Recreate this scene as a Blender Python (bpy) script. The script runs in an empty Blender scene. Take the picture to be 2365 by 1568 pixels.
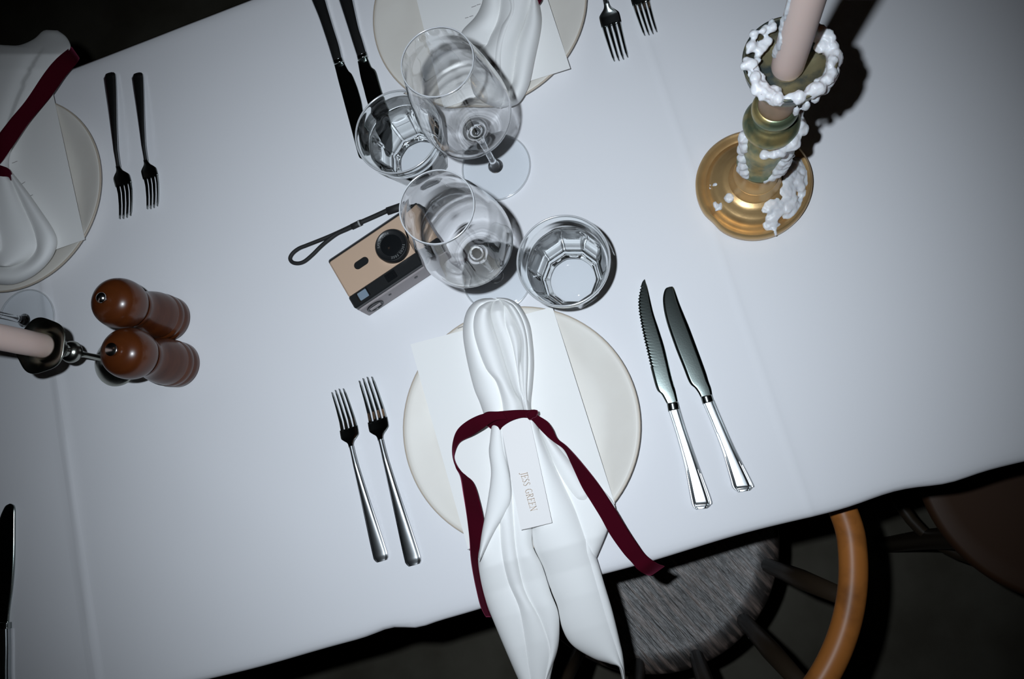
import bpy, math, random
import numpy as np
from mathutils import Vector, Matrix
random.seed(7)
sc = bpy.context.scene
COL = sc.collection
PI = math.pi

# ------------------------------------------------------------------ camera
# One Blender unit is 10 cm of the real place (unit scale 0.1, so every length shown
# in metres is true to life; the light solver for the thin glass walls needs distances
# above 0.001 units). Builders work in centimetres, with z = 0 on the table top,
# which stands 75 cm above the floor.
U = 0.1                  # Blender units per centimetre
sc.unit_settings.system = 'METRIC'
sc.unit_settings.scale_length = 0.1
TOP = 75.0
CAM_H = 81.459           # camera height over the table top (cm)
F_PX = 1903.8            # focal length in pixels of the 2365 px wide frame
RM = np.array([[0.9459205626, 0.2968066750, 0.1309201544],
               [-0.2668659842, 0.9414285325, -0.2061428257],
               [-0.1844365355, 0.1600566018, 0.9697242126]])
cam_d = bpy.data.cameras.new('camera')
cam = bpy.data.objects.new('camera', cam_d)
COL.objects.link(cam)
cam_d.sensor_width = 36.0
cam_d.sensor_fit = 'HORIZONTAL'
cam_d.lens = 36.0 * F_PX / 2365.0
cam_d.clip_start = 0.1
cam_d.clip_end = 500
m4 = Matrix([list(RM[0]) + [0], list(RM[1]) + [0], list(RM[2]) + [(CAM_H + TOP) * U], [0, 0, 0, 1]])
cam.matrix_world = m4
sc.camera = cam

# ------------------------------------------------------------------ world, flash, exposure
w = bpy.data.worlds.new('dim_room')
sc.world = w
w.use_nodes = True
w.node_tree.nodes['Background'].inputs[0].default_value = (0.75, 0.85, 1.0, 1)
w.node_tree.nodes['Background'].inputs[1].default_value = 0.012
fl = bpy.data.lights.new('camera_flash', 'SPOT')
fl.energy = 2440.0
fl.color = (0.89, 0.985, 1.08)
fl.spot_size = math.radians(88)
fl.spot_blend = 1.0
fl.shadow_soft_size = 0.08
flo = bpy.data.objects.new('camera_flash', fl)
COL.objects.link(flo)
off = RM @ np.array([-5.8, 3.6, 0.0])
aim = RM @ np.array([0.03, -0.02, -1.0])
flo.location = (off[0] * U, off[1] * U, (off[2] + CAM_H + TOP) * U)
flo.rotation_euler = Vector(aim).to_track_quat('-Z', 'Y').to_euler()
# a few weak warm bulbs hang from the ceiling of the dark room
for k, (bx, by, bz, e) in enumerate([(-75, 70, 150, 9), (40, 100, 140, 9), (70, -60, 150, 9)]):
    bl = bpy.data.lights.new('ceiling_bulb', 'POINT')
    bl.energy = e
    bl.color = (1.0, .62, .42)
    bl.shadow_soft_size = .2
    bo = bpy.data.objects.new('ceiling_bulb', bl)
    COL.objects.link(bo)
    bo.location = (bx * U, by * U, (bz + TOP) * U)
sc.view_settings.view_transform = 'Standard'
sc.view_settings.look = 'None'
sc.view_settings.gamma = 1.0
sc.view_settings.use_curve_mapping = False
sc.view_settings.exposure = 0.0
sc.cycles.max_bounces = 16
sc.cycles.transparent_max_bounces = 32
sc.cycles.transmission_bounces = 14
sc.cycles.use_denoising = True
sc.cycles.sample_clamp_indirect = 6.0
sc.cycles.blur_glossy = 0.0


# ------------------------------------------------------------------ helpers
def at(px, py, z=0.0):
    """where the sight line of photo pixel (px, py) meets height z (cm over the table)"""
    d = RM @ np.array([(px - 1182.5) / F_PX, -(py - 784.0) / F_PX, -1.0])
    t = (z - CAM_H) / d[2]
    return np.array([d[0] * t, d[1] * t, z])


def to_px(P):
    q = RM.T @ (np.array(P, float) - np.array([0, 0, CAM_H]))
    return (1182.5 + F_PX * q[0] / -q[2], 784 - F_PX * q[1] / -q[2])


ORI = {}
ROT = {}


def to_local(V, o):
    """world cm -> the coordinates of the thing that o belongs to"""
    while o.parent: o = o.parent
    V = V - ORI.get(o.name, np.zeros(3))
    a = -ROT.get(o.name, 0.0)
    c, s_ = math.cos(a), math.sin(a)
    return np.c_[V[:, 0] * c - V[:, 1] * s_, V[:, 0] * s_ + V[:, 1] * c, V[:, 2]]


def tag(o, label=None, cat=None, group=None, kind=None):
    if label: o['label'] = label
    if cat: o['category'] = cat
    if group: o['group'] = group
    if kind: o['kind'] = kind
    return o


def thing(name, label, cat, loc, rot=0.0, group=None):
    """an Empty at the thing's base (cm, world), parent of its parts"""
    o = bpy.data.objects.new(name, None)
    COL.objects.link(o)
    o.empty_display_size = 0.2
    o.location = (loc[0] * U, loc[1] * U, (loc[2] + TOP) * U)
    o.rotation_euler = (0, 0, rot)
    ORI[o.name] = np.array(loc, float)
    ROT[o.name] = rot
    tag(o, label, cat, group)
    return o


def obj(name, vf, mat, parent=None, local=False, smooth=True, flat_angle=None, origin=None):
    """ONE mesh object. vertices in cm: world coordinates, or the thing's own when local"""
    V, F = vf
    V = np.array(V, float).reshape(-1, 3)
    if parent is not None:
        if not local: V = to_local(V, parent)
        V = V * U
    else:
        o0 = np.array(origin if origin is not None else [V[:, 0].mean(), V[:, 1].mean(), V[:, 2].min()])
        V = (V - o0) * U
    me = bpy.data.meshes.new(name)
    me.from_pydata(V.tolist(), [], [tuple(int(i) for i in f) for f in F])
    me.validate()
    if smooth:
        me.polygons.foreach_set('use_smooth', [True] * len(me.polygons))
    me.update()
    if isinstance(mat, (list, tuple)):
        for m in mat: me.materials.append(m)
    else:
        me.materials.append(mat)
    o = bpy.data.objects.new(name, me)
    COL.objects.link(o)
    if smooth and flat_angle:
        try:
            me.set_sharp_from_angle(angle=math.radians(flat_angle))
        except Exception:
            pass
    if parent is not None:
        o.parent = parent
    else:
        o.location = (o0[0] * U, o0[1] * U, (o0[2] + TOP) * U)
        ORI[o.name] = o0
    return o


def join(*parts):
    V, F = [], []
    for v, f in parts:
        n = len(V)
        V += [tuple(x) for x in v]
        F += [tuple(i + n for i in g) for g in f]
    return V, F


def cr_curve(pts, n, closed=False):
    """Catmull-Rom through pts (any dimension), n samples spread by arc length"""
    P = np.array(pts, float)
    if len(P) == 2:
        return np.array([P[0] + (P[1] - P[0]) * t for t in np.linspace(0, 1, n)])
    if closed:
        Q = np.vstack([P[-1], P, P[0], P[1]])
        segs = len(P)
    else:
        Q = np.vstack([2 * P[0] - P[1], P, 2 * P[-1] - P[-2]])
        segs = len(P) - 1
    out = []
    for i in range(segs):
        a, b, c, d = Q[i:i + 4]
        for t in np.linspace(0, 1, 24, endpoint=False):
            out.append(.5 * (2 * b + (c - a) * t + (2 * a - 5 * b + 4 * c - d) * t * t + (3 * b - a - 3 * c + d) * t ** 3))
    out.append(P[0] if closed else P[-1])
    out = np.array(out)
    L = np.r_[0, np.cumsum(np.linalg.norm(np.diff(out[:, :2], axis=0), axis=1) + 1e-9)]
    s = np.linspace(0, L[-1], n + 1)[:-1] if closed else np.linspace(0, L[-1], n)
    return np.array([np.interp(s, L, out[:, k]) for k in range(P.shape[1])]).T


def lathe(prof, seg=64, c=(0, 0, 0), facets=None):
    """revolve (r, z) profile; facets = function(angle, r, z) -> r"""
    V, F, rings = [], [], []
    for r, z in prof:
        if r < 1e-6:
            rings.append([len(V)])
            V.append((c[0], c[1], c[2] + z))
        else:
            rings.append(list(range(len(V), len(V) + seg)))
            for k in range(seg):
                a = 2 * PI * k / seg
                q = facets(a, r, z) if facets else r
                V.append((c[0] + q * math.cos(a), c[1] + q * math.sin(a), c[2] + z))
    for A, B in zip(rings, rings[1:]):
        if len(A) == 1 and len(B) == 1: continue
        for k in range(seg):
            k2 = (k + 1) % seg
            if len(A) == 1: F.append((A[0], B[k2], B[k]))
            elif len(B) == 1: F.append((A[k], A[k2], B[0]))
            else: F.append((A[k], A[k2], B[k2], B[k]))
    return V, F


def smooth_prof(pts, n):
    return [tuple(x) for x in cr_curve(pts, n)]


def tube(path, rad, seg=12, flat=1.0, cap=True):
    """swept tube; flat < 1 squashes it in z"""
    P = np.array(path, float)
    R = np.full(len(P), rad) if np.isscalar(rad) else np.array(rad)
    V, F = [], []
    for i in range(len(P)):
        t = P[min(i + 1, len(P) - 1)] - P[max(i - 1, 0)]
        t /= np.linalg.norm(t) + 1e-12
        up = np.array([0, 0, 1.0]) if abs(t[2]) < .95 else np.array([1.0, 0, 0])
        s = np.cross(t, up); s /= np.linalg.norm(s)
        u = np.cross(s, t)
        for k in range(seg):
            a = 2 * PI * k / seg
            V.append(tuple(P[i] + R[i] * (s * math.cos(a) + u * math.sin(a) * flat)))
    for i in range(len(P) - 1):
        for k in range(seg):
            k2 = (k + 1) % seg
            F.append((i * seg + k, (i + 1) * seg + k, (i + 1) * seg + k2, i * seg + k2))
    if cap:
        F.append(tuple(range(seg)))
        F.append(tuple(reversed(range((len(P) - 1) * seg, len(P) * seg))))
    return V, F


def prism(outline, z0, z1, bevel=0.0):
    """outline: CCW world xy points -> closed solid with a chamfered upper edge"""
    P = np.array(outline, float)[:, :2]
    area = np.sum(P[:, 0] * np.roll(P[:, 1], -1) - P[:, 1] * np.roll(P[:, 0], -1))
    if area < 0: P = P[::-1]
    n = len(P)
    V, F = [], []
    rings = [(0, z0), (0, z1 - bevel)] + ([(bevel, z1)] if bevel > 0 else [])
    e = np.roll(P, -1, 0) - P
    nn = np.c_[-e[:, 1], e[:, 0]] / (np.linalg.norm(e, axis=1)[:, None] + 1e-9)
    inn = nn + np.roll(nn, 1, 0)
    inn /= np.linalg.norm(inn, axis=1)[:, None] + 1e-9
    for off_, z in rings:
        Q = P + inn * off_
        V += [(x, y, z) for x, y in Q]
    for r in range(len(rings) - 1):
        for k in range(n):
            k2 = (k + 1) % n
            F.append((r * n + k, r * n + k2, (r + 1) * n + k2, (r + 1) * n + k))
    F.append(tuple(reversed(range(n))))
    F.append(tuple(range((len(rings) - 1) * n, len(rings) * n)))
    return V, F


def sheet(grid, th):
    """closed thin solid from a grid [i][j] of points"""
    G = np.array(grid, float)
    a, b = G.shape[:2]
    gi = np.gradient(G, axis=0); gj = np.gradient(G, axis=1)
    N = np.cross(gi, gj); N /= np.linalg.norm(N, axis=2)[..., None] + 1e-12
    V = [tuple(x) for x in (G + N * th / 2).reshape(-1, 3)] + [tuple(x) for x in (G - N * th / 2).reshape(-1, 3)]
    F = []
    m = a * b
    I = lambda i, j: i * b + j
    for i in range(a - 1):
        for j in range(b - 1):
            F.append((I(i, j), I(i + 1, j), I(i + 1, j + 1), I(i, j + 1)))
            F.append((m + I(i, j + 1), m + I(i + 1, j + 1), m + I(i + 1, j), m + I(i, j)))
    for i in range(a - 1):
        F.append((I(i + 1, 0), I(i, 0), m + I(i, 0), m + I(i + 1, 0)))
        F.append((I(i, b - 1), I(i + 1, b - 1), m + I(i + 1, b - 1), m + I(i, b - 1)))
    for j in range(b - 1):
        F.append((I(0, j), I(0, j + 1), m + I(0, j + 1), m + I(0, j)))
        F.append((I(a - 1, j + 1), I(a - 1, j), m + I(a - 1, j), m + I(a - 1, j + 1)))
    return V, F


def box(x0, x1, y0, y1, z0, z1):
    V = [(x, y, z) for z in (z0, z1) for y in (y0, y1) for x in (x0, x1)]
    return V, [(0, 2, 3, 1), (4, 5, 7, 6), (0, 1, 5, 4), (2, 6, 7, 3), (0, 4, 6, 2), (1, 3, 7, 5)]


def noise3(x, y, z=0.0):
    from mathutils import noise
    return noise.noise(Vector((x, y, z)))


# ------------------------------------------------------------------ materials
def mat(name, col, rough=.5, metal=0.0, spec=.5, bump=None, var=None, sheen=0.0, coat=0.0, sss=0.0, aniso=None):
    m = bpy.data.materials.new(name)
    m.use_nodes = True
    nt = m.node_tree
    b = nt.nodes['Principled BSDF']
    b.inputs['Base Color'].default_value = (*col, 1)
    b.inputs['Roughness'].default_value = rough
    b.inputs['Metallic'].default_value = metal
    b.inputs['Specular IOR Level'].default_value = spec
    if sheen:
        b.inputs['Sheen Weight'].default_value = sheen
        b.inputs['Sheen Roughness'].default_value = .35
        b.inputs['Sheen Tint'].default_value = (.75, .12, .25, 1)
    if coat:
        b.inputs['Coat Weight'].default_value = coat
        b.inputs['Coat Roughness'].default_value = .08
    if sss:
        b.inputs['Subsurface Weight'].default_value = sss
        b.inputs['Subsurface Radius'].default_value = (.012, .007, .005)
        b.inputs['Subsurface Scale'].default_value = 10.0
    tc = nt.nodes.new('ShaderNodeTexCoord')
    if var:   # (colour2, scale, low, high, stretch)
        col2, s, lo, hi, st = var
        mp = nt.nodes.new('ShaderNodeMapping')
        mp.inputs['Scale'].default_value = st
        nz = nt.nodes.new('ShaderNodeTexNoise')
        nz.inputs['Scale'].default_value = s * .1
        nz.inputs['Detail'].default_value = 6
        rp = nt.nodes.new('ShaderNodeValToRGB')
        rp.color_ramp.elements[0].position = lo
        rp.color_ramp.elements[1].position = hi
        rp.color_ramp.elements[0].color = (*col, 1)
        rp.color_ramp.elements[1].color = (*col2, 1)
        nt.links.new(tc.outputs['Object'], mp.inputs[0])
        nt.links.new(mp.outputs[0], nz.inputs['Vector'])
        nt.links.new(nz.outputs['Fac'], rp.inputs[0])
        nt.links.new(rp.outputs[0], b.inputs['Base Color'])
    if bump:  # (scale, strength, distance m, stretch)
        s, stg, dist, st = bump
        mp = nt.nodes.new('ShaderNodeMapping')
        mp.inputs['Scale'].default_value = st
        nz = nt.nodes.new('ShaderNodeTexNoise')
        nz.inputs['Scale'].default_value = s * .1
        nz.inputs['Detail'].default_value = 5
        bp = nt.nodes.new('ShaderNodeBump')
        bp.inputs['Strength'].default_value = stg
        bp.inputs['Distance'].default_value = dist * 10
        nt.links.new(tc.outputs['Object'], mp.inputs[0])
        nt.links.new(mp.outputs[0], nz.inputs['Vector'])
        nt.links.new(nz.outputs['Fac'], bp.inputs['Height'])
        nt.links.new(bp.outputs[0], b.inputs['Normal'])
    return m


def glass_mat(name, tint, ior):
    m = bpy.data.materials.new(name)
    m.use_nodes = True
    nt = m.node_tree
    nt.nodes.clear()
    out = nt.nodes.new('ShaderNodeOutputMaterial')
    g = nt.nodes.new('ShaderNodeBsdfGlass')
    g.inputs['IOR'].default_value = ior
    g.inputs['Roughness'].default_value = 0.0
    g.inputs['Color'].default_value = (*tint, 1)
    nt.links.new(g.outputs[0], out.inputs[0])
    return m


def thin_glass(name, tint):
    """thin flat glass: passes light straight on, reflects by the angle, darkens edge-on"""
    m = bpy.data.materials.new(name)
    m.use_nodes = True
    nt = m.node_tree
    nt.nodes.clear()
    N, Lk = nt.nodes.new, nt.links.new
    out = N('ShaderNodeOutputMaterial')
    tr = N('ShaderNodeBsdfTransparent')
    tr.inputs[0].default_value = (*tint, 1)
    gl = N('ShaderNodeBsdfGlossy')
    gl.inputs['Roughness'].default_value = .03
    lw = N('ShaderNodeLayerWeight')
    pw = N('ShaderNodeMath'); pw.operation = 'POWER'; pw.inputs[1].default_value = 4
    Lk(lw.outputs['Facing'], pw.inputs[0])
    ma = N('ShaderNodeMath'); ma.operation = 'MULTIPLY_ADD'; ma.inputs[1].default_value = .6; ma.inputs[2].default_value = .03
    Lk(pw.outputs[0], ma.inputs[0])
    mx = N('ShaderNodeMixShader')
    Lk(ma.outputs[0], mx.inputs[0]); Lk(tr.outputs[0], mx.inputs[1]); Lk(gl.outputs[0], mx.inputs[2])
    Lk(mx.outputs[0], out.inputs[0])
    return m


M_CLOTH = mat('tablecloth_cotton', (.80, .80, .825), .85, spec=.2, bump=(900, .08, .0003, (1, 1, 1)))
M_NAP = mat('napkin_cotton', (.90, .90, .89), .9, spec=.15, bump=(700, .1, .0003, (1, 1, 1)))
M_CARD = mat('menu_card', (.86, .855, .84), .75, spec=.2)
M_NAME = mat('name_card', (.86, .84, .83), .75, spec=.2)
M_PLATE = mat('cream_stoneware', (.74, .71, .655), .45, spec=.35, var=((.71, .675, .62), 30, .35, .7, (1, 1, 1)))
M_PRIM = mat('plate_rim_brown', (.50, .43, .35), .4, spec=.4)  # brown band around the plate edge
M_VELVET = mat('wine_velvet', (.050, .0020, .008), .95, spec=.04, sheen=.32)
M_VBACK = mat('ribbon_back', (.35, .22, .17), .7)
M_INK = mat('bronze_ink', (.42, .30, .20), .6)
M_INKD = mat('grey_ink', (.16, .14, .14), .7)
M_STEEL = mat('polished_steel', (.40, .43, .42), .16, 1.0, bump=(60, .08, .0005, (1, 1, 1)))
M_BLADE = mat('scratched_blade', (.36, .42, .40), .15, 1.0, bump=(650, .07, .0002, (1, 1, 1)))
M_STEELH = mat('worn_steel_handle', (.47, .49, .50), .30, 1.0, bump=(140, .10, .0004, (1, 1, 1)))
M_BRASS = mat('old_brass', (.56, .37, .17), .36, .62, var=((.42, .26, .11), 25, .4, .7, (1, 1, 1)), bump=(120, .25, .0008, (1, 1, 1)))
M_BRASSG = mat('green_brass', (.16, .20, .12), .36, .75, var=((.46, .36, .15), 40, .45, .62, (1, 1, 1)), bump=(120, .25, .0008, (1, 1, 1)))
M_CUP = mat('tarnished_cup', (.26, .23, .13), .40, .7, var=((.07, .09, .09), 60, .42, .58, (1, 1, 1)), bump=(90, .4, .001, (1, 1, 1)))
M_COPPER = mat('worn_copper', (.40, .25, .15), .42, .6, var=((.28, .19, .11), 40, .4, .7, (1, 1, 1)))
M_WAX = mat('candle_wax_drips', (.72, .71, .73), .40, spec=.5, sss=.35, bump=(90, .5, .002, (1, 1, 1)))
M_CANDLE = mat('blush_candle', (.74, .57, .51), .5, spec=.35, sss=.35)
M_SILV = mat('tarnished_silver', (.34, .35, .31), .24, 1.0, bump=(50, .3, .001, (1, 1, 1)))
M_MILL = mat('cherry_wood', (.088, .022, .005), .28, spec=.4, coat=.12, var=((.040, .009, .003), 14, .35, .7, (1, 1, 5)))
M_CHROME = mat('mill_chrome', (.6, .6, .6), .18, 1.0)
M_TAN = mat('camera_tan', (.50, .355, .255), .55, spec=.3)
M_BLACK = mat('camera_black', (.012, .013, .014), .35, spec=.4)
M_BLACKG = mat('camera_gloss_black', (.008, .009, .010), .12, spec=.5)
M_CGREY = mat('camera_grey', (.30, .27, .275), .5, spec=.35)
M_CWIN = mat('viewfinder_glass', (.20, .26, .32), .1, spec=.8)
M_PRINT = mat('pale_print', (.30, .31, .31), .5)
M_CORD = mat('black_cord', (.012, .012, .012), .7)
M_SEAT = mat('dark_stained_seat', (.020, .016, .014), .34, spec=.7, var=((.17, .125, .105), 22, .46, .74, (1.0, 7, 1)), bump=(44, .6, .0018, (.8, 9, 1)))
M_SEAT2 = mat('brown_seat', (.05, .020, .007), .6)
M_BENT = mat('bentwood_orange', (.42, .15, .032), .36, spec=.5, var=((.16, .055, .014), 26, .45, .78, (1, 1, 1)))
M_DARKW = mat('dark_chair_wood', (.030, .020, .012), .4)
M_FLOOR = mat('dark_stone_floor', (.085, .078, .058), .8, var=((.052, .045, .03), 7, .4, .65, (1, 1, 1)))
M_TABLEW = mat('table_wood', (.10, .06, .03), .6)
M_WINE = glass_mat('wine_glass_clear', (1.0, 1.0, 1.0), 1.40)
M_FOOT = thin_glass('glass_foot', (.985, .995, 1.0))
M_TUMB = glass_mat('tumbler_glass', (.99, 1.0, .998), 1.38)

# half-clear white that stands in for the bright glint along glass edges
M_RING = bpy.data.materials.new('painted_edge_glint'); M_RING.use_nodes = True
_n = M_RING.node_tree; _n.nodes.clear()
_o = _n.nodes.new('ShaderNodeOutputMaterial'); _t = _n.nodes.new('ShaderNodeBsdfTransparent'); _d = _n.nodes.new('ShaderNodeBsdfDiffuse'); _g = _n.nodes.new('ShaderNodeBsdfGlossy')
_d.inputs[0].default_value = (.95, .97, 1, 1); _g.inputs['Roughness'].default_value = .15
_m = _n.nodes.new('ShaderNodeMixShader'); _m.inputs[0].default_value = .55; _m2 = _n.nodes.new('ShaderNodeMixShader'); _m2.inputs[0].default_value = .25
_n.links.new(_t.outputs[0], _m.inputs[1]); _n.links.new(_d.outputs[0], _m.inputs[2]); _n.links.new(_m.outputs[0], _m2.inputs[1]); _n.links.new(_g.outputs[0], _m2.inputs[2]); _n.links.new(_m2.outputs[0], _o.inputs[0])

# ------------------------------------------------------------------ floor, table, cloth
fl_v = [(-260, -220, -TOP), (260, -220, -TOP), (260, 220, -TOP), (-260, 220, -TOP)]
tag(obj('floor', (fl_v, [(0, 1, 2, 3)]), M_FLOOR, smooth=False), kind='structure')

M_WALL = mat('dark_plaster', (.05, .045, .04), .9)
for nm_, bb in (('wall_back', (-260, 260, 220, 226, -TOP, 185)), ('wall_front', (-260, 260, -226, -220, -TOP, 185)),
                ('wall_left', (-266, -260, -226, 226, -TOP, 185)), ('wall_right', (260, 266, -226, 226, -TOP, 185)), ('ceiling', (-266, 266, -226, 226, 185, 191))):
    tag(obj(nm_, box(*bb), M_WALL, smooth=False), kind='structure')

EY0, EY1 = -7.25, 65.9
TX0, TX1 = -118.0, 92.0
tb = thing('dining_table', 'long wooden dining table hidden under the white tablecloth', 'table', (0, 30, -TOP))
obj('table_top', box(TX0 + 1.2, TX1 - 1.2, EY0 + 1.4, EY1 - 1.4, -3.2, -.28), M_TABLEW, tb, smooth=False)
for lx in (TX0 + 8, TX1 - 8):
    for ly in (EY0 + 8, EY1 - 8):
        obj('leg', box(lx - 3, lx + 3, ly - 3, ly + 3, -TOP, -3.2), M_TABLEW, tb, smooth=False)

# tablecloth: pressed folds run across the table, the sides roll over and hang
XR_C, XL_C = 11.4, -62.4
xs = sorted(set(list(np.linspace(TX0, TX1, 200)) + [XR_C + d for d in (-.8, -.35, 0, .35, .8)] + [XL_C + d for d in (-1.6, -.8, -.3, 0, .3, .8, 1.6)]))


def cloth_z(x, y):
    z = 0.0
    z += .10 * math.exp(-((x - XR_C) / .4) ** 2)
    d = x - (XL_C + .03 * (y - 20))
    z += .16 * math.exp(-(d / .5) ** 2) * (1 if d > 0 else .9) + (.10 * math.exp(d / 6) if d < 0 else .10 * math.exp(-d / 2.0))
    z += .045 * noise3(x * .05, y * .07) + .02 * noise3(x * .22 + 9, y * .2)
    # soft creases running from the mills down to the left
    t = (x + 46) * .62 + (y - 22) * .78
    z += .05 * math.sin(t * .55) * math.exp(-((x + 46) / 16) ** 2 - ((y - 16) / 14) ** 2)
    return min(z, .22) - .16


XN = at(905, 1450, -1)[0]


def edge_wob(x):
    b = -.0 + .12 * math.sin(x * .11 + 1) + .1 * math.sin(x * .31)
    b += .40 * math.exp(-((x - XN) / 2.2) ** 2) - .25 * math.exp(-((x - XN - 2.6) / 1.6) ** 2)
    b += .35 * math.exp(-((x - 19) / 3.5) ** 2) - .3 * math.exp(-((x - 24) / 2.5) ** 2)
    return b


rows = []
prof0 = [(1.25, -4.6), (.95, -4.0), (.7, -3.4), (.5, -2.9), (.28, -2.4), (.06, -1.6), (-.02, -1.1), (.02, -.7), (.22, -.36), (.6, -.16), (1.1, -.05)]
prof1 = [(0, .0), (-.12, -.1), (-.2, -.35), (-.1, -.7), (0.0, -1.1), (.05, -2), (.1, -3), (.15, -4), (.2, -4.6)]
V, rowdef = [], []
for o_, z in prof0: rowdef.append(('a', o_, z))
for y in np.linspace(EY0 + 1.8, EY1 - 1.5, 86): rowdef.append(('m', y, 0))
rowdef += [('b', 1.0, -.04), ('b', .5, -.12)] + [('b', -o_, z - .18) for o_, z in prof1[1:]]
for kind_, a, z in rowdef:
    for x in xs:
        if kind_ == 'm': V.append((x, a, cloth_z(x, a)))
        elif kind_ == 'a':
            dz = cloth_z(x, EY0 + 1.8)
            V.append((x, EY0 + a + edge_wob(x) * (1 if z < -.3 else .5), dz + z))
        else:
            V.append((x, EY1 - a, cloth_z(x, EY1 - 1.5) + z))
nx = len(xs)
F = [(i * nx + j, i * nx + j + 1, (i + 1) * nx + j + 1, (i + 1) * nx + j) for i in range(len(rowdef) - 1) for j in range(nx - 1)]
tag(obj('tablecloth', (V, F), M_CLOTH), 'large white tablecloth with pressed fold lines covering the table', 'tablecloth')

# ------------------------------------------------------------------ plates
RP = 11.84


def plate(cx, cy, label):
    t = thing('dinner_plate', label, 'plate', (cx, cy, .12), group='cream dinner plates')
    prof = smooth_prof([(0.001, .55), (5.5, .55), (8.2, .6), (9.6, .85), (11.0, 1.22), (11.66, 1.36), (11.78, 1.33)], 34)
    prof += [(11.8, 1.24), (11.5, 1.12), (9.2, .5), (7.4, .12), (7.0, .0), (6.2, .0), (6.0, .2), (0.001, .2)]
    obj('body', lathe(prof[::-1], 96), M_PLATE, t, local=True)
    rp_ = [(11.70, 1.395), (11.78, 1.41), (11.85, 1.37), (11.87, 1.28), (11.82, 1.2), (11.74, 1.25), (11.70, 1.395)]
    tag(obj('rim_line', lathe(rp_, 96), M_PRIM, t, local=True), 'thin brown edge line')
    return t


plate(-12.47, 8.64, 'cream dinner plate in front under the card and the napkin with the name card')
plate(-4.53, 53.3, 'cream dinner plate at the top edge of the photo behind the wine glasses')
plate(-63.09, 51.67, 'cream dinner plate at the left edge of the photo beside two dark forks')


# ------------------------------------------------------------------ cards
def card(name, corners, zs, label, cat, m=M_CARD, th=.035, n=14, bend=None):
    """corners: pixel BL, BR, TR, TL and their heights"""
    P = [at(c[0], c[1], z) for c, z in zip(corners, zs)]
    G = []
    for i in range(n + 1):
        u = i / n
        row = []
        for j in range(n + 1):
            v = j / n
            q = (P[0] * (1 - u) + P[1] * u) * (1 - v) + (P[3] * (1 - u) + P[2] * u) * v
            if bend: q = q + np.array([0, 0, bend(u, v)])
            row.append(q)
        G.append(row)
    base = np.array(G).reshape(-1, 3)
    t = thing(name, label, cat, (base[:, 0].mean(), base[:, 1].mean(), base[:, 2].min()), group='printed table cards' if cat == 'menu' else None)
    obj('sheet', sheet(G, th), m, t, smooth=False)
    return t


CZ = 1.62
menu1 = card('menu_card', [(1081, 1268), (1420, 1163), (1276, 709), (948, 795)], [CZ] * 4,
             'white menu card on the front plate beneath the napkin with the name card', 'menu')
menu2 = card('menu_card', [(1024, 250), (1317, 158), (1195, -215), (928, -140)], [CZ] * 4,
             'white menu card on the plate at the top, behind the wine glasses', 'menu')
menu3 = card('menu_card', [(-55, 640), (196, 553), (122, 215), (-120, 300)], [CZ] * 4,
             'white menu card on the plate at the left edge, under the napkin', 'menu')


def ink_lines(parent, segs, z, wd=.05, m=M_INKD, name='printed_line'):
    for (a, b) in segs:
        A, B = at(*a, z), at(*b, z)
        d = (B - A); L = np.linalg.norm(d); d = d / L
        s = np.array([-d[1], d[0], 0]) * wd / 2
        V = [A - s, A + s, B + s, B - s]
        V += [v + np.array([0, 0, .012]) for v in V]
        obj(name, ([tuple(v) for v in V], [(3, 2, 1, 0), (4, 5, 6, 7), (0, 1, 5, 4), (1, 2, 6, 5), (2, 3, 7, 6), (3, 0, 4, 7)]), m, parent, smooth=False)


ink_lines(menu1, [((1080, 1269), (1087, 1267)), ((1057, 758), (1069, 754))], CZ + .03)
ink_lines(menu2, [((1089, 17), (1100, 13)), ((1101, 12), (1110, 9)), ((1074, 42), (1082, 40)), ((1084, 39), (1093, 36))], CZ + .03)
ink_lines(menu3, [((28, 377), (40, 372)), ((47, 427), (58, 420)), ((68, 453), (76, 450)), ((15, 352), (22, 349))], CZ + .03)


# ------------------------------------------------------------------ napkins
def poly_sd(px, py, path):
    """signed distance (positive on the right of the walking direction, image y down) and how far along (0..1)"""
    P = path
    a = P[:-1]; b = P[1:]
    d = b - a
    L2 = (d ** 2).sum(1) + 1e-9
    t = np.clip(((px - a[:, 0]) * d[:, 0] + (py - a[:, 1]) * d[:, 1]) / L2, 0, 1)
    qx = a[:, 0] + d[:, 0] * t; qy = a[:, 1] + d[:, 1] * t
    D = np.hypot(px - qx, py - qy)
    k = int(np.argmin(D))
    cr = d[k, 0] * (py - a[k, 1]) - d[k, 1] * (px - a[k, 0])
    s = -D[k] if cr > 0 else D[k]
    return s, (k + t[k]) / len(a)


def folds(px, py, creases):
    """each crease: (smooth path, lift on the left, drop on the right, width left, width right)"""
    z = 0.0
    for path, up, dn, wl, wr in creases:
        s, k = poly_sd(px, py, path)
        e = min(1.0, k / .18, (1 - k) / .18) if 0 < k < 1 else 0.0
        e = max(e, 0.0) ** .7
        if s < 0: z += up * e * math.exp(-(s / wl) ** 2)
        else: z -= dn * e * math.exp(-(s / wr) ** 2)
    return z


def CRS(pts, up=.35, dn=.35, wl=14, wr=14):
    return (cr_curve(pts, 40), up, dn, wl, wr)


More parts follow.
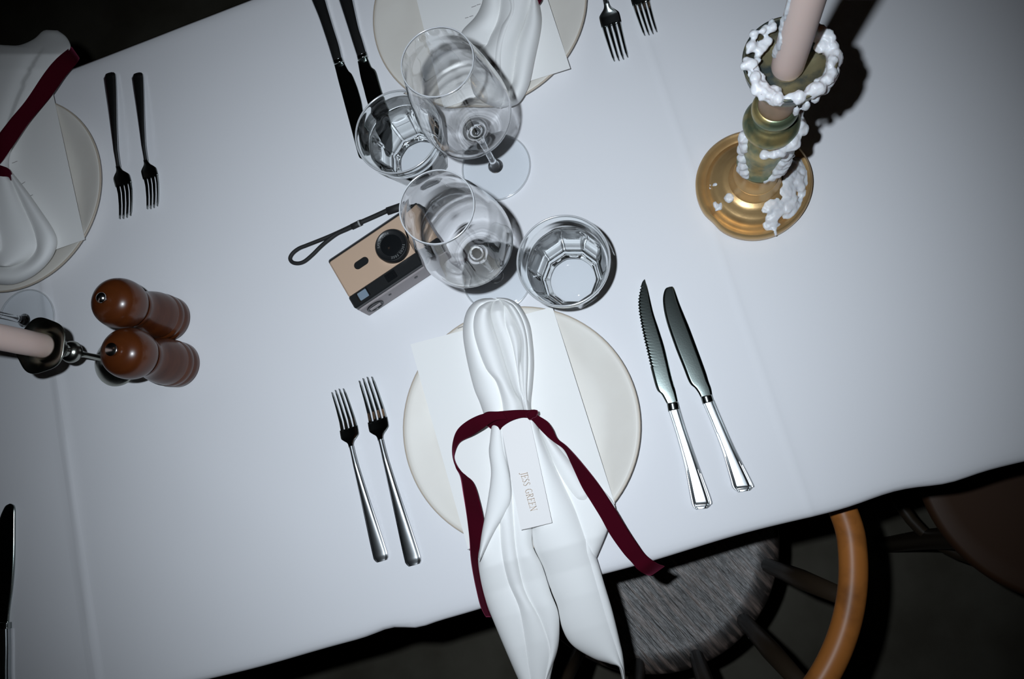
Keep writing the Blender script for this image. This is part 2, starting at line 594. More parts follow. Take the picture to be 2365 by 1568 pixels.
def cloth_piece(L, R, zfun, hump, creases=(), nu=46, nv=110, under=.25, sharp=.5, endcap=(0, 0), zmax=None):
    """stuffed cloth piece between two traced edges. zfun(px,py) resting height, hump(v) thickness"""
    A = cr_curve(L, nv); B = cr_curve(R, nv)
    top, bot = [], []
    for i in range(nv):
        v = i / (nv - 1)
        rt, rb = [], []
        e = 1.0
        if endcap[0]: e *= min(1, v / endcap[0]) ** .5
        if endcap[1]: e *= min(1, (1 - v) / endcap[1]) ** .5
        for j in range(nu):
            u = .5 - .5 * math.cos(PI * j / (nu - 1))
            x, y = A[i] * (1 - u) + B[i] * u
            z0 = zfun(x, y)
            arch = max(0.0, 4 * u * (1 - u)) ** sharp * e
            h = hump(v) if callable(hump) else hump
            z = z0 + arch * h + min(1, arch * 1.6) * folds(x, y, creases)
            z = max(z, z0)
            if zmax: z = min(z, zmax(x, y, z))
            rt.append(at(x, y, z))
            rb.append(at(x, y, z0 - under * arch))
        top.append(rt); bot.append(rb)
    T = np.array(top); Bm = np.array(bot)
    V = [tuple(p) for p in T.reshape(-1, 3)] + [tuple(p) for p in Bm.reshape(-1, 3)]
    n = nu * nv
    F = []
    for i in range(nv - 1):
        for j in range(nu - 1):
            a, b, c, d = i * nu + j, i * nu + j + 1, (i + 1) * nu + j + 1, (i + 1) * nu + j
            F.append((d, c, b, a)); F.append((n + a, n + b, n + c, n + d))
        for j in (0, nu - 1):
            a, d = i * nu + j, (i + 1) * nu + j
            F.append((a, d, n + d, n + a) if j else (n + a, n + d, d, a))
    for i in (0, nv - 1):
        for j in range(nu - 1):
            a, b = i * nu + j, i * nu + j + 1
            F.append((a, b, n + b, n + a))
    return V, F


# --- the front napkin
def z_front(x, y):
    """resting height of the cloth: on the menu card, down over the plate rim, out over the table edge"""
    e = y + .277 * (x - 1250)          # runs along the table edge direction
    k = [600, 760, 1200, 1275, 1335, 1400, 1480, 1580, 1700]
    h = [1.88, 1.88, 1.88, 1.75, .9, .4, -.5, -1.9, -4.2]
    return float(np.interp(e, k, h))


nap1 = thing('napkin', 'white napkin tied in front with wine velvet ribbon and carrying the name card', 'napkin', at(1200, 1050, 1.6), group='white folded napkins')
def roll(parent, L, R, hump, zf, h1=None, lift=0.0, nu=34, nv=110, cap=(.10, 0), sharp=.55, cr=()):
    """one rounded fold of cloth between two traced lines"""
    hm = (lambda v: hump + ((h1 if h1 is not None else hump) - hump) * v)
    obj('fold', cloth_piece(L, R, (lambda x, y: zf(x, y) + lift), hm, cr, nu=nu, nv=nv, sharp=sharp, endcap=cap, under=.2), M_NAP, parent)


outL = [(1136, 688), (1112, 690), (1092, 700), (1075, 726), (1069, 770), (1078, 830), (1094, 895), (1108, 930), (1120, 965)]
lineA = [(1132, 692), (1112, 700), (1094, 718), (1086, 748), (1091, 787), (1114, 848), (1140, 880), (1152, 920), (1156, 965)]
slit = [(1140, 694), (1134, 706), (1131, 725), (1137, 752), (1152, 796), (1168, 848), (1186, 900), (1204, 930), (1212, 965)]
line2 = [(1148, 690), (1156, 708), (1165, 740), (1183, 790), (1198, 848), (1204, 900), (1214, 930), (1219, 965)]
line3 = [(1160, 688), (1190, 702), (1212, 735), (1222, 775), (1227, 833), (1223, 900), (1221, 930), (1222, 965)]
outR = [(1146, 687), (1175, 690), (1200, 706), (1222, 745), (1230, 790), (1233, 840), (1230, 890), (1226, 930), (1228, 965)]
px_ = lambda P, d: [(x + d, y) for x, y in P]
roll(nap1, outL, px_(lineA, 22), 1.75, z_front, 1.75)
roll(nap1, px_(line3, -16), outR, 1.75, z_front, 1.7)
roll(nap1, lineA, px_(slit, 3), 2.75, z_front, 2.3, sharp=.5)
roll(nap1, px_(slit, -1), px_(line2, 10), 2.2, z_front, 2.3)
roll(nap1, [(1150, 690), (1170, 712), (1188, 750), (1202, 790), (1199, 846), (1203, 900), (1213, 930), (1218, 965)], px_(line3, -2), 2.45, z_front, 2.2)
roll(nap1, [(1152, 700), (1160, 745), (1176, 800), (1192, 860), (1200, 910), (1212, 965)], [(1172, 704), (1192, 745), (1206, 790), (1202, 850), (1206, 905), (1218, 965)], 2.5, z_front, 2.25, cap=(.2, 0))

foldA = [(1160, 950), (1166, 1010), (1176, 1070), (1182, 1130), (1186, 1190), (1196, 1290), (1214, 1368), (1250, 1432), (1276, 1500), (1268, 1560), (1250, 1640)]
foldB = [(1214, 950), (1222, 1040), (1230, 1130), (1229, 1215), (1231, 1262), (1252, 1306), (1272, 1368), (1288, 1410), (1292, 1450), (1288, 1500), (1268, 1560), (1240, 1640)]
foldC = [(1150, 950), (1152, 1050), (1150, 1150), (1154, 1260), (1170, 1338), (1196, 1402), (1207, 1480), (1213, 1535), (1232, 1640)]
tailL_L = [(1118, 945), (1135, 985), (1129, 1040), (1134, 1095), (1124, 1170), (1110, 1240), (1104, 1300), (1113, 1365), (1140, 1435), (1180, 1530), (1215, 1610), (1225, 1640)]
roll(nap1, tailL_L, px_(foldC, 16), 1.7, z_front, .9, cap=(0, .03), nv=150)
roll(nap1, px_(foldC, -3), px_(foldA, 4), 2.1, z_front, 1.0, cap=(0, .03), nv=150)
roll(nap1, px_(foldA, -10), foldB, 1.75, z_front, .8, cap=(0, .03), nv=150)
tailR_L = [(1208, 945), (1214, 1000), (1222, 1080), (1226, 1160), (1228, 1215), (1233, 1262), (1255, 1310), (1274, 1366), (1288, 1402), (1299, 1452), (1322, 1490), (1370, 1520), (1408, 1533), (1432, 1545), (1440, 1600), (1446, 1640)]
tailR_R = [(1232, 950), (1252, 1005), (1277, 1062), (1302, 1115), (1328, 1170), (1352, 1230), (1374, 1290), (1392, 1350), (1410, 1410), (1428, 1480), (1437, 1525), (1443, 1560), (1448, 1600), (1450, 1640)]
roll(nap1, tailR_L, tailR_R, 2.2, z_front, 1.0, cap=(0, .02), nv=160, nu=50, sharp=.5)
roll(nap1, [(1340, 1235), (1352, 1300), (1372, 1380), (1398, 1450), (1418, 1505), (1436, 1565), (1446, 1640)], [(1356, 1236), (1378, 1290), (1396, 1350), (1414, 1410), (1431, 1480), (1440, 1525), (1451, 1640)], .8, z_front, .5, cap=(.1, .02), nv=90, nu=20, lift=.25)
# turned-over flap at the left, its edge an S curve
flL = [(1136, 975), (1130, 1040), (1134, 1095), (1124, 1170), (1112, 1235), (1105, 1290)]
flR = [(1160, 975), (1167, 1040), (1180, 1115), (1177, 1165), (1142, 1228), (1107, 1298)]
obj('turned_flap', cloth_piece(flL, flR, lambda x, y: z_front(x, y) + 1.45, .8, (), nu=30, nv=90, under=.3, endcap=(.03, .03)), M_NAP, nap1)
# loose under-layer that shows right of the roll
lobL = [(1232, 962), (1255, 1030), (1285, 1110), (1315, 1180), (1340, 1240), (1362, 1290)]
lobR = [(1244, 962), (1290, 1020), (1345, 1085), (1418, 1163), (1405, 1218), (1373, 1300)]
obj('under_layer', cloth_piece(lobL, lobR, lambda x, y: z_front(x, y) + .1, .75, (), nu=40, nv=70, sharp=.6, endcap=(0, .05)), M_NAP, nap1)
roll(nap1, [(1240, 985), (1262, 1035), (1292, 1100), (1325, 1150), (1352, 1166)], [(1252, 985), (1290, 1030), (1335, 1085), (1362, 1130), (1366, 1160)], 1.5, z_front, 1.0, cap=(.1, .12), nv=60, lift=.1)


# --- velvet ribbons
def ribbon(rows, n=70, th=.06, m=8):
    """rows: (xl, yl, zl, xr, yr, zr) pixel edge points with heights"""
    R = np.array(rows, float)
    # parametrise both edges together
    mid = np.c_[(R[:, 0] + R[:, 3]) / 2, (R[:, 1] + R[:, 4]) / 2, R]
    S = cr_curve(mid, n)[:, 2:]
    G = []
    for xl, yl, zl, xr, yr, zr in S:
        a, b = at(xl, yl, zl), at(xr, yr, zr)
        G.append([a * (1 - k / m) + b * (k / m) for k in range(m + 1)])
    return sheet(G, th)


rib = thing('velvet_ribbon', 'long wine red velvet ribbon tied around the front napkin, tails over the table edge', 'ribbon', at(1200, 960, 4.0), group='wine red velvet ribbons')
obj('band', ribbon([(1106, 968, 3.2, 1150, 1003, 3.4), (1122, 952, 4.0, 1160, 986, 4.4), (1150, 950, 4.6, 1180, 972, 4.85), (1190, 947, 4.8, 1205, 964, 5.0), (1226, 947, 4.3, 1228, 966, 4.5)], 50), M_VELVET, rib)
obj('tail', ribbon([
    (1160, 950, 5.0, 1172, 968, 5.0), (1135, 952, 5.0, 1142, 972, 4.9), (1105, 959, 4.6, 1112, 992, 4.2), (1075, 975, 4.0, 1092, 1005, 3.2),
    (1055, 995, 3.6, 1062, 1021, 2.4), (1046, 1022, 3.2, 1050, 1046, 2.2), (1045, 1050, 3.0, 1050, 1064, 2.3), (1052, 1078, 2.8, 1064, 1088, 2.6),
    (1063, 1100, 2.2, 1092, 1114, 3.4), (1070, 1140, 2.0, 1108, 1160, 3.2), (1078, 1190, 1.9, 1117, 1205, 2.8), (1084, 1240, 1.9, 1112, 1245, 2.6),
    (1087, 1285, 1.4, 1103, 1287, 2.4), (1092, 1320, .9, 1107, 1325, 2.0), (1100, 1360, .6, 1114, 1362, 1.8), (1110, 1400, .2, 1124, 1398, 1.4),
    (1122, 1425, -.6, 1134, 1425, .2)], 120), M_VELVET, rib)
obj('tail', ribbon([
    (1228, 950, 4.4, 1224, 968, 4.5), (1240, 958, 4.4, 1232, 974, 4.2), (1262, 972, 4.2, 1246, 990, 3.8), (1276, 990, 3.8, 1266, 1010, 3.4),
    (1287, 1012, 3.4, 1284, 1024, 3.2), (1308, 1030, 3.0, 1304, 1040, 3.6), (1336, 1060, 2.6, 1320, 1072, 3.7), (1372, 1104, 2.5, 1344, 1124, 3.6), (1398, 1140, 2.4, 1366, 1160, 3.3),
    (1424, 1180, 2.2, 1388, 1196, 3.0), (1448, 1220, 2.0, 1410, 1236, 2.6), (1472, 1256, 1.6, 1440, 1278, 2.0), (1490, 1280, 1.1, 1460, 1300, 1.5),
    (1510, 1296, .6, 1474, 1316, 1.4), (1524, 1304, -.6, 1490, 1326, .6), (1537, 1308, -2.0, 1506, 1330, -1.0)], 120), M_VELVET, rib)
kn = lathe([(0.001, -.55)] + [(.55 * math.sin(a) * (1 + .12 * math.sin(3 * a)), -.55 * math.cos(a)) for a in np.linspace(.3, PI - .3, 9)] + [(0.001, .5)], 16, tuple(at(1229, 957, 4.75)),
           facets=lambda a, r, z: r * (1 + .22 * math.sin(2 * a + 1) + .1 * math.sin(5 * a)))
obj('knot', kn, M_VELVET, rib)

# --- name card tucked under the ribbon, with its lettering
ncard = card('name_card', [(1203, 1224), (1275, 1207), (1222, 960), (1154, 966)], [4.3, 4.3, 4.2, 4.2],
             'small white name card tucked under the ribbon, lettering reading downwards', 'card', M_NAME, .03)


def letters(text, p0, p1, up, z, capw, parent, m, name='letter'):
    """serif capitals built from strokes along p0->p1 (pixels); up: pixel vector from foot to head"""
    K = .10   # thick stroke
    k = .05
    G = {
        'J': (.42, [((.28, 1), (.28, .05), K), ((.28, .05), (.16, -.18), k * 1.4), ((.16, -.18), (.02, -.16), K), ((.12, .98), (.44, .98), k)]),
        'E': (.62, [((.16, 0), (.16, 1), K), ((.02, .98), (.55, .98), k), ((.02, .02), (.6, .02), k), ((.16, .52), (.45, .52), k), ((.55, .98), (.55, .8), k), ((.6, .02), (.62, .22), k), ((.45, .42), (.45, .62), k)]),
        'S': (.55, [((.46, .8), (.40, .95), k), ((.40, .95), (.22, .98), k * 1.2), ((.22, .98), (.10, .82), K * .8), ((.10, .82), (.16, .64), K * .9), ((.16, .64), (.40, .42), K), ((.40, .42), (.48, .24), K * .9), ((.48, .24), (.36, .04), K * .8), ((.36, .04), (.16, .03), k * 1.2), ((.16, .03), (.07, .22), k)]),
        'G': (.78, [((.68, .8), (.6, .95), k), ((.6, .95), (.38, 1), k * 1.2), ((.38, 1), (.16, .84), K * .8), ((.16, .84), (.07, .5), K), ((.07, .5), (.16, .18), K), ((.16, .18), (.4, 0), K * .8), ((.4, 0), (.64, .08), k * 1.2), ((.64, .08), (.64, .42), K), ((.5, .43), (.78, .43), k)]),
        'R': (.70, [((.16, 0), (.16, 1), K), ((.02, .98), (.36, .98), k), ((.02, .02), (.3, .02), k), ((.36, .98), (.52, .86), K * .8), ((.52, .86), (.52, .66), K), ((.52, .66), (.36, .52), K * .8), ((.36, .52), (.16, .52), k), ((.32, .52), (.58, .04), K), ((.56, .02), (.72, .02), k)]),
        'N': (.78, [((.16, 0), (.16, 1), k), ((.14, .98), (.66, .02), K), ((.66, 0), (.66, 1), k), ((.02, .98), (.2, .98), k), ((.04, .02), (.28, .02), k), ((.54, .98), (.78, .98), k)]),
        'F': (.55, [((.16, 0), (.16, 1), K), ((.02, .98), (.52, .98), k), ((.16, .52), (.42, .52), k), ((.02, .02), (.3, .02), k)]),
        'O': (.78, [((.38, 1), (.14, .82), K), ((.14, .82), (.06, .5), K), ((.06, .5), (.14, .18), K), ((.14, .18), (.38, 0), K), ((.38, 0), (.62, .18), K), ((.62, .18), (.70, .5), K), ((.70, .5), (.62, .82), K), ((.62, .82), (.38, 1), K)]),
        'C': (.7, [((.64, .84), (.38, 1), K), ((.38, 1), (.14, .82), K), ((.14, .82), (.06, .5), K), ((.06, .5), (.14, .18), K), ((.14, .18), (.38, 0), K), ((.38, 0), (.64, .16), K)]),
        'U': (.74, [((.12, 1), (.12, .3), K), ((.12, .3), (.26, .02), K), ((.26, .02), (.5, .02), K), ((.5, .02), (.62, .3), K), ((.62, .3), (.62, 1), K)]),
        '2': (.6, [((.08, .8), (.2, .98), K), ((.2, .98), (.42, .98), K), ((.42, .98), (.5, .78), K), ((.5, .78), (.4, .5), K), ((.4, .5), (.06, .03), K), ((.06, .03), (.54, .03), K)]),
        'M': (.9, [((.1, 0), (.1, 1), K), ((.1, 1), (.42, .2), K), ((.42, .2), (.76, 1), K), ((.76, 1), (.76, 0), K)]),
        '9': (.6, [((.5, .7), (.28, 1), K), ((.28, 1), (.08, .74), K), ((.08, .74), (.28, .46), K), ((.28, .46), (.5, .7), K), ((.5, .7), (.4, .1), K), ((.4, .1), (.14, .02), K)]),
        '5': (.6, [((.5, .98), (.14, .98), K), ((.14, .98), (.1, .56), K), ((.1, .56), (.36, .62), K), ((.36, .62), (.52, .34), K), ((.52, .34), (.36, .02), K), ((.36, .02), (.08, .08), K)]),
        'H': (.8, [((.12, 0), (.12, 1), K), ((.66, 0), (.66, 1), K), ((.12, .5), (.66, .5), K)]),
        '3': (.6, [((.08, .92), (.36, .98), K), ((.36, .98), (.46, .76), K), ((.46, .76), (.24, .54), K), ((.24, .54), (.5, .3), K), ((.5, .3), (.3, .02), K), ((.3, .02), (.06, .1), K)]),
        '/': (.4, [((.04, 0), (.34, 1), K)]), '.': (.25, [((.08, .02), (.16, .02), K)]), ' ': (.42, []),
    }
    tot = sum(G[c][0] for c in text) + .06 * (len(text) - 1)
    p0 = np.array(p0, float); p1 = np.array(p1, float); up = np.array(up, float)
    run = (p1 - p0) / tot
    x = 0.0
    for c in text:
        wd, st = G[c]
        Vs, Fs = [], []
        for (a, b, th) in st:
            A = np.array(a); B = np.array(b)
            d = B - A; L = np.hypot(*d) + 1e-6; d = d / L
            s = np.array([-d[1], d[0]]) * th / 2
            A2, B2 = A - d * th * .25, B + d * th * .25
            q = [A2 - s, A2 + s, B2 + s, B2 - s]
            n = len(Vs)
            hgt = z(0) if callable(z) else z
            for dz in (0, .012):
                for e in q:
                    pt = p0 + run * (x + e[0]) + up * e[1]
                    Vs.append(tuple(at(pt[0], pt[1], hgt + dz)))
            Fs += [tuple(n + i for i in f) for f in ((0, 1, 2, 3), (7, 6, 5, 4), (0, 4, 5, 1), (1, 5, 6, 2), (2, 6, 7, 3), (3, 7, 4, 0))]
        if Vs: obj(name, (Vs, Fs), m, parent, smooth=False)
        x += wd + .06
    return tot


letters('JESS GREEN', (1201.5, 1092), (1225.5, 1181), (15.5, -3.6), 4.335, 1, ncard, M_INK)

# --- the napkin behind the glasses
nap2 = thing('napkin', 'white napkin on the plate at the top, behind the tall wine glasses', 'napkin', at(1170, 60, 1.6), group='white folded napkins')
z2 = lambda x, y: float(np.interp(y, [-330, -260, -225, -200, 215, 250, 300], [-.9, .6, 1.65, 1.88, 1.88, 1.8, 1.5]))
roll(nap2, [(1118, -22), (1112, 10), (1097, 39), (1066, 74), (1078, 94), (1100, 104), (1122, 113)], [(1160, -22), (1164, 20), (1158, 50), (1142, 88), (1126, 112)], 1.9, z2, 1.7, cap=(0, .12))
roll(nap2, [(1150, -22), (1143, 48), (1122, 90), (1094, 140), (1088, 185), (1096, 215), (1120, 238), (1150, 248)], [(1240, -22), (1216, 46), (1200, 91), (1196, 123), (1191, 169), (1184, 205), (1176, 232), (1160, 248)], 2.4, z2, 2.6, cap=(0, .10), nu=44)
roll(nap2, [(1160, -22), (1170, 20), (1150, 60), (1135, 100), (1130, 140), (1136, 190), (1150, 240)], [(1200, -22), (1196, 30), (1182, 70), (1172, 110), (1168, 150), (1168, 200), (1156, 246)], 2.5, z2, 2.75, cap=(0, .2))
roll(nap2, [(1228, -22), (1212, 46), (1194, 92), (1188, 130), (1182, 175), (1174, 215), (1160, 248)], [(1242, -25), (1244, 0), (1248, 20), (1251, 46), (1247, 82), (1236, 134), (1226, 183), (1217, 209), (1201, 235), (1184, 245), (1164, 250)], 1.9, z2, 2.2, cap=(0, .08), nu=40)
t2L = [(1190, -18), (1170, -50), (1150, -110), (1128, -180), (1110, -250), (1090, -330)]
t2R = [(1240, -18), (1250, -50), (1256, -110), (1262, -180), (1262, -250), (1255, -330)]
obj('tail', cloth_piece(t2L, t2R, z2, lambda v: 2.3 - 1.1 * v, [CRS([(1215, -40), (1205, -150), (1180, -300)], .3, .4, 14, 14)], nu=30, nv=50), M_NAP, nap2)
rib2 = thing('velvet_ribbon', 'wine red velvet ribbon around the napkin cut off by the top of the photo', 'ribbon', at(1235, -10, 4), group='wine red velvet ribbons')
obj('band', ribbon([(1176, -30, 3.6, 1184, -6, 3.4), (1200, -38, 4.9, 1206, -14, 4.9), (1228, -34, 4.9, 1232, -10, 4.8), (1252, -20, 3.8, 1247, 6, 3.8)], 30), M_VELVET, rib2)
obj('tail', ribbon([(1253, -22, 3.9, 1242, 0, 4.0), (1252, -6, 3.7, 1244, 6, 3.6), (1251, 2, 3.5, 1245, 11, 3.2)], 16), M_VELVET, rib2)
obj('tail', ribbon([(1245, -28, 4.2, 1262, -22, 3.6), (1272, -90, 3.0, 1300, -84, 2.4), (1300, -170, 1.9, 1330, -165, 1.7), (1312, -240, .6, 1345, -236, .5)], 30), M_VELVET, rib2)

# --- the napkin at the left
nap3 = thing('napkin', 'white napkin at the left edge whose tail hangs over the far table edge', 'napkin', at(20, 450, 1.6), group='white folded napkins')
z3 = lambda x, y: float(np.interp(y, [40, 90, 125, 160, 300, 620, 660], [-2.6, -.2, 1.6, 1.88, 1.88, 1.88, 1.8]))
roll(nap3, [(10, 392), (44, 470), (72, 535), (80, 572), (58, 598), (18, 610), (-20, 612), (-50, 600)], [(30, 400), (60, 438), (90, 480), (123, 530), (132, 562), (118, 598), (85, 632), (45, 653), (10, 658), (-30, 650), (-52, 625)], 1.8, z3, 1.8, cap=(0, .05), nu=44)
roll(nap3, [(-30, 390), (-50, 460), (-62, 540), (-50, 590), (-20, 612), (0, 614)], [(26, 402), (58, 470), (86, 530), (94, 568), (72, 598), (34, 615), (8, 617)], 2.4, z3, 2.5, cap=(0, .08), nu=44)
roll(nap3, [(-40, 420), (-60, 500), (-50, 560), (-30, 584), (-10, 586)], [(-8, 420), (6, 500), (18, 545), (12, 572), (-6, 586)], 2.9, z3, 2.9, cap=(.1, .1))
t3L = [(-28, 395), (-60, 350), (-85, 290), (-100, 200), (-70, 130), (-20, 104), (10, 104), (45, 104), (78, 90), (98, 72), (112, 68)]
t3R = [(20, 395), (22, 360), (40, 310), (70, 260), (102, 200), (130, 155), (148, 130), (160, 116), (163, 104), (152, 84), (130, 68)]
obj('tail', cloth_piece(t3L, t3R, z3, lambda v: 2.2 - 1.5 * min(1, v / .6), [CRS([(-10, 380), (20, 280), (60, 180), (100, 110)], .2, .3, 22, 22)], nu=50, nv=80, endcap=(0, .04)), M_NAP, nap3)
rib3 = thing('velvet_ribbon', 'dark velvet ribbon at the left edge running up over the far table edge', 'ribbon', at(10, 390, 4), group='wine red velvet ribbons')
obj('band', ribbon([(-45, 372, 3.2, -45, 398, 3.2), (-15, 378, 4.6, -18, 404, 4.6), (8, 384, 4.6, 4, 407, 4.6), (22, 392, 4.0, 20, 409, 4.1), (32, 412, 3.0, 27, 422, 3.0)], 30), M_VELVET, rib3)
obj('tail', ribbon([
    (-34, 372, 5.0, -24, 392, 4.8), (-20, 335, 5.0, 2, 376, 4.4), (20, 280, 4.9, 32, 334, 3.6), (60, 232, 4.5, 68, 282, 3.0), (103, 168, 3.7, 118, 222, 2.4),
    (130, 136, 2.9, 150, 178, 1.5), (156, 114, 1.4, 176, 148, .7), (166, 108, -.4, 184, 134, -.6), (170, 110, -2.0, 186, 132, -2.2)], 70), M_VELVET, rib3)
obj('tail', ribbon([(-40, 385, 3.8, -28, 395, 3.6), (-70, 340, 3.0, -45, 330, 2.8), (-110, 270, 2.0, -80, 262, 1.9), (-125, 200, 1.0, -95, 195, 1.0)], 30), M_VELVET, rib3)


# ------------------------------------------------------------------ forks
def make_fork(tips, end, L, label, group):
    """tips, end: photo pixels of the tine tips' middle and the handle end"""
    B = at(end[0], end[1], .45); T = at(tips[0], tips[1], .9)
    d = (T - B)[:2]; L0 = np.hypot(*d)
    ang = math.atan2(d[1], d[0])
    Lr = L if L else L0
    if L:                      # the handle end lies outside the photo: build back from the tips
        B = np.array([T[0] - math.cos(ang) * L, T[1] - math.sin(ang) * L, 0])
    t = thing('fork', label, 'fork', (B[0], B[1], .02), ang, group)
    S = Lr / 20.5
    zc = lambda s: float(np.interp(s, [0, .04, .2, .4, .55, .66, .72, .77, .82, .9, .96, 1.0], [.42, .40, .62, .95, 1.15, 1.05, .62, .36, .28, .50, .78, 1.02])) * S
    wd = cr_curve([(0, .62), (.012, .80), (.03, .86), (.12, .78), (.25, .62), (.4, .44), (.55, .30), (.64, .26), (.68, .36), (.705, .85), (.722, 1.10), (.765, 1.12)], 80)
    hw = lambda s: float(np.interp(s, wd[:, 0], wd[:, 1])) * S

    def bar(s0, s1, n, crown, m=10, thick=.26):
        V, F = [], []
        for i in range(n):
            s = s0 + (s1 - s0) * i / (n - 1)
            for side in (1, -1):
                for j in range(m + 1):
                    q = -1 + 2 * j / m
                    if side > 0: z = zc(s) + crown(s, q) * S
                    else: z = zc(s) - thick * S * (1 - .3 * q * q) + min(0, crown(s, q)) * S
                    V.append((s * Lr, q * hw(s), max(z, .0)))
        k = 2 * (m + 1)
        for i in range(n - 1):
            for j in range(m):
                a = i * k + j
                F.append((a, a + 1 + 0, a + k + 1, a + k)[::-1])
                b = i * k + (m + 1) + j
                F.append((b, b + k, b + k + 1, b + 1)[::-1])
            for j, jj in ((0, m + 1), (m, 2 * m + 1)):
                a, b = i * k + j, i * k + jj
                f = (a, b, b + k, a + k)
                F.append(f if j == 0 else f[::-1])
        F.append(tuple(list(range(0, m + 1)) + list(range(2 * m + 1, m, -1))))
        o_ = (n - 1) * k
        F.append(tuple([o_ + x for x in (list(range(0, m + 1)) + list(range(2 * m + 1, m, -1)))][::-1]))
        return V, F

    def crown_h(s, q):
        # raised middle panel with a bevelled margin and a step at the end
        z = .13 * (1 - q * q)
        if abs(q) > .74: z -= .08
        if s < .02: z -= .10
        return z

    obj('handle', bar(0, .66, 60, crown_h, 14), M_STEELH, t, local=True, flat_angle=40)
    obj('head', bar(.655, .770, 26, lambda s, q: -.16 * (1 - q * q) * min(1, (s - .655) / .05), 12, .2), M_STEEL, t, local=True)
    for k in range(4):
        y0 = (-.86 + k * .573) * S; y1 = (-.74 + k * .493) * S
        V, F = [], []
        n = 18
        for i in range(n):
            f = i / (n - 1)
            s = .762 + (1 - .762) * f - (.006 if k in (0, 3) else 0) * f
            y = y0 + (y1 - y0) * f
            hwid = (.22 * (1 - f) + .105 * f) * S * (1 if f < .93 else .6)
            th = (.11 * (1 - f) + .07 * f) * S
            z = zc(s) - .08 * S
            for (a, b) in ((-1, -.5), (-.6, 1), (.6, 1), (1, -.5), (.4, -1), (-.4, -1)):
                V.append((s * Lr, y + a * hwid, max(0, z + b * th)))
        for i in range(n - 1):
            for j in range(6):
                j2 = (j + 1) % 6
                F.append((i * 6 + j, i * 6 + j2, (i + 1) * 6 + j2, (i + 1) * 6 + j))
        F.append(tuple(range(5, -1, -1))); F.append(tuple(range((n - 1) * 6, n * 6)))
        obj('tine', (V, F), M_STEEL, t, local=True, smooth=False)
    return t


GF, GK = 'steel dinner forks', 'steel table knives'
make_fork((778, 899), (880, 1296), None, 'shorter outer steel fork left of the front plate', GF)
make_fork((843, 872), (955, 1305), None, 'longer steel fork nearest the left side of the front plate', GF)
make_fork((288, 503), (250, 168), None, 'dark steel fork beside the left plate, nearer that plate', GF)
make_fork((350, 480), (314, 168), None, 'dark steel fork right of the left plate, farther from that plate', GF)
make_fork((1434, 138), (1392, -20), 19.6, 'steel fork nearer the top plate, tines pointing into the photo', GF)
make_fork((1503, 78), (1461, -65), 17.6, 'steel fork farther right of the top plate, mostly out of the photo', GF)


# ------------------------------------------------------------------ knives
def outline_solid(Lp, Rp, z0, zt, n=60, m=8, crown=0.0, panel=False, zb=None):
    """solid between two traced pixel edges; crown lifts the middle"""
    A = cr_curve(Lp, n); B = cr_curve(Rp, n)
    V, F = [], []
    for i in range(n):
        v = i / (n - 1)
        zt_ = zt(v) if callable(zt) else zt
        z0_ = z0(v) if callable(z0) else z0
        for side in (1, -1):
            for j in range(m + 1):
                q = -1 + 2 * j / m
                x, y = A[i] * (1 - j / m) + B[i] * (j / m)
                if side > 0:
                    z = zt_ + crown * (1 - q ** 2)
                    if panel:
                        z = zt_ + crown * (1 - .35 * q * q) - (.9 * crown if abs(q) > .92 else 0)
                        if .60 < abs(q) < .78: z -= .35 * crown
                        if .94 < v < .965 and abs(q) < .7: z -= .35 * crown
                    V.append(tuple(at(x, y, z)))
                else:
                    p = at(x, y, zt_); p[2] = z0_; V.append(tuple(p))
    k = 2 * (m + 1)
    for i in range(n - 1):
        for j in range(m):
            a = i * k + j
            F.append((a, a + 1, a + k + 1, a + k)[::-1])
            b = i * k + (m + 1) + j
            F.append((b, b + k, b + k + 1, b + 1)[::-1])
        for j, jj in ((0, m + 1), (m, 2 * m + 1)):
            a, b = i * k + j, i * k + jj
            f = (a, b, b + k, a + k)
            F.append(f if j == 0 else f[::-1])
    for o_ in (0, (n - 1) * k):
        F.append(tuple([o_ + x for x in (list(range(0, m + 1)) + list(range(2 * m + 1, m, -1)))]))
    return V, F


def make_knife(bl, br, cl, cr_, hl, hr, label, serr=0, mb=M_BLADE):
    c = at(*cl[0], .1)
    t = thing('table_knife', label, 'knife', (c[0], c[1], .02), 0, GK)
    if serr:
        A = cr_curve(bl, 200)
        n0 = int(200 * .06); n1 = int(200 * .68)
        for i in range(n0, n1):
            ph = (i - n0) / (n1 - n0) * serr
            A[i, 0] += 3.4 * abs(math.sin(PI * ph)) - 1.4
        bl = A
    obj('blade', outline_solid(bl, br, .12, lambda v: .3, n=300 if serr else 70, m=6, crown=.015), mb, t)
    obj('collar', outline_solid(cl, cr_, .05, .55, n=8, m=8, crown=.22), M_STEEL, t)
    obj('handle', outline_solid(hl, hr, .03, .40, n=70, m=20, crown=.20, panel=True), M_STEELH, t, flat_angle=50)
    return t


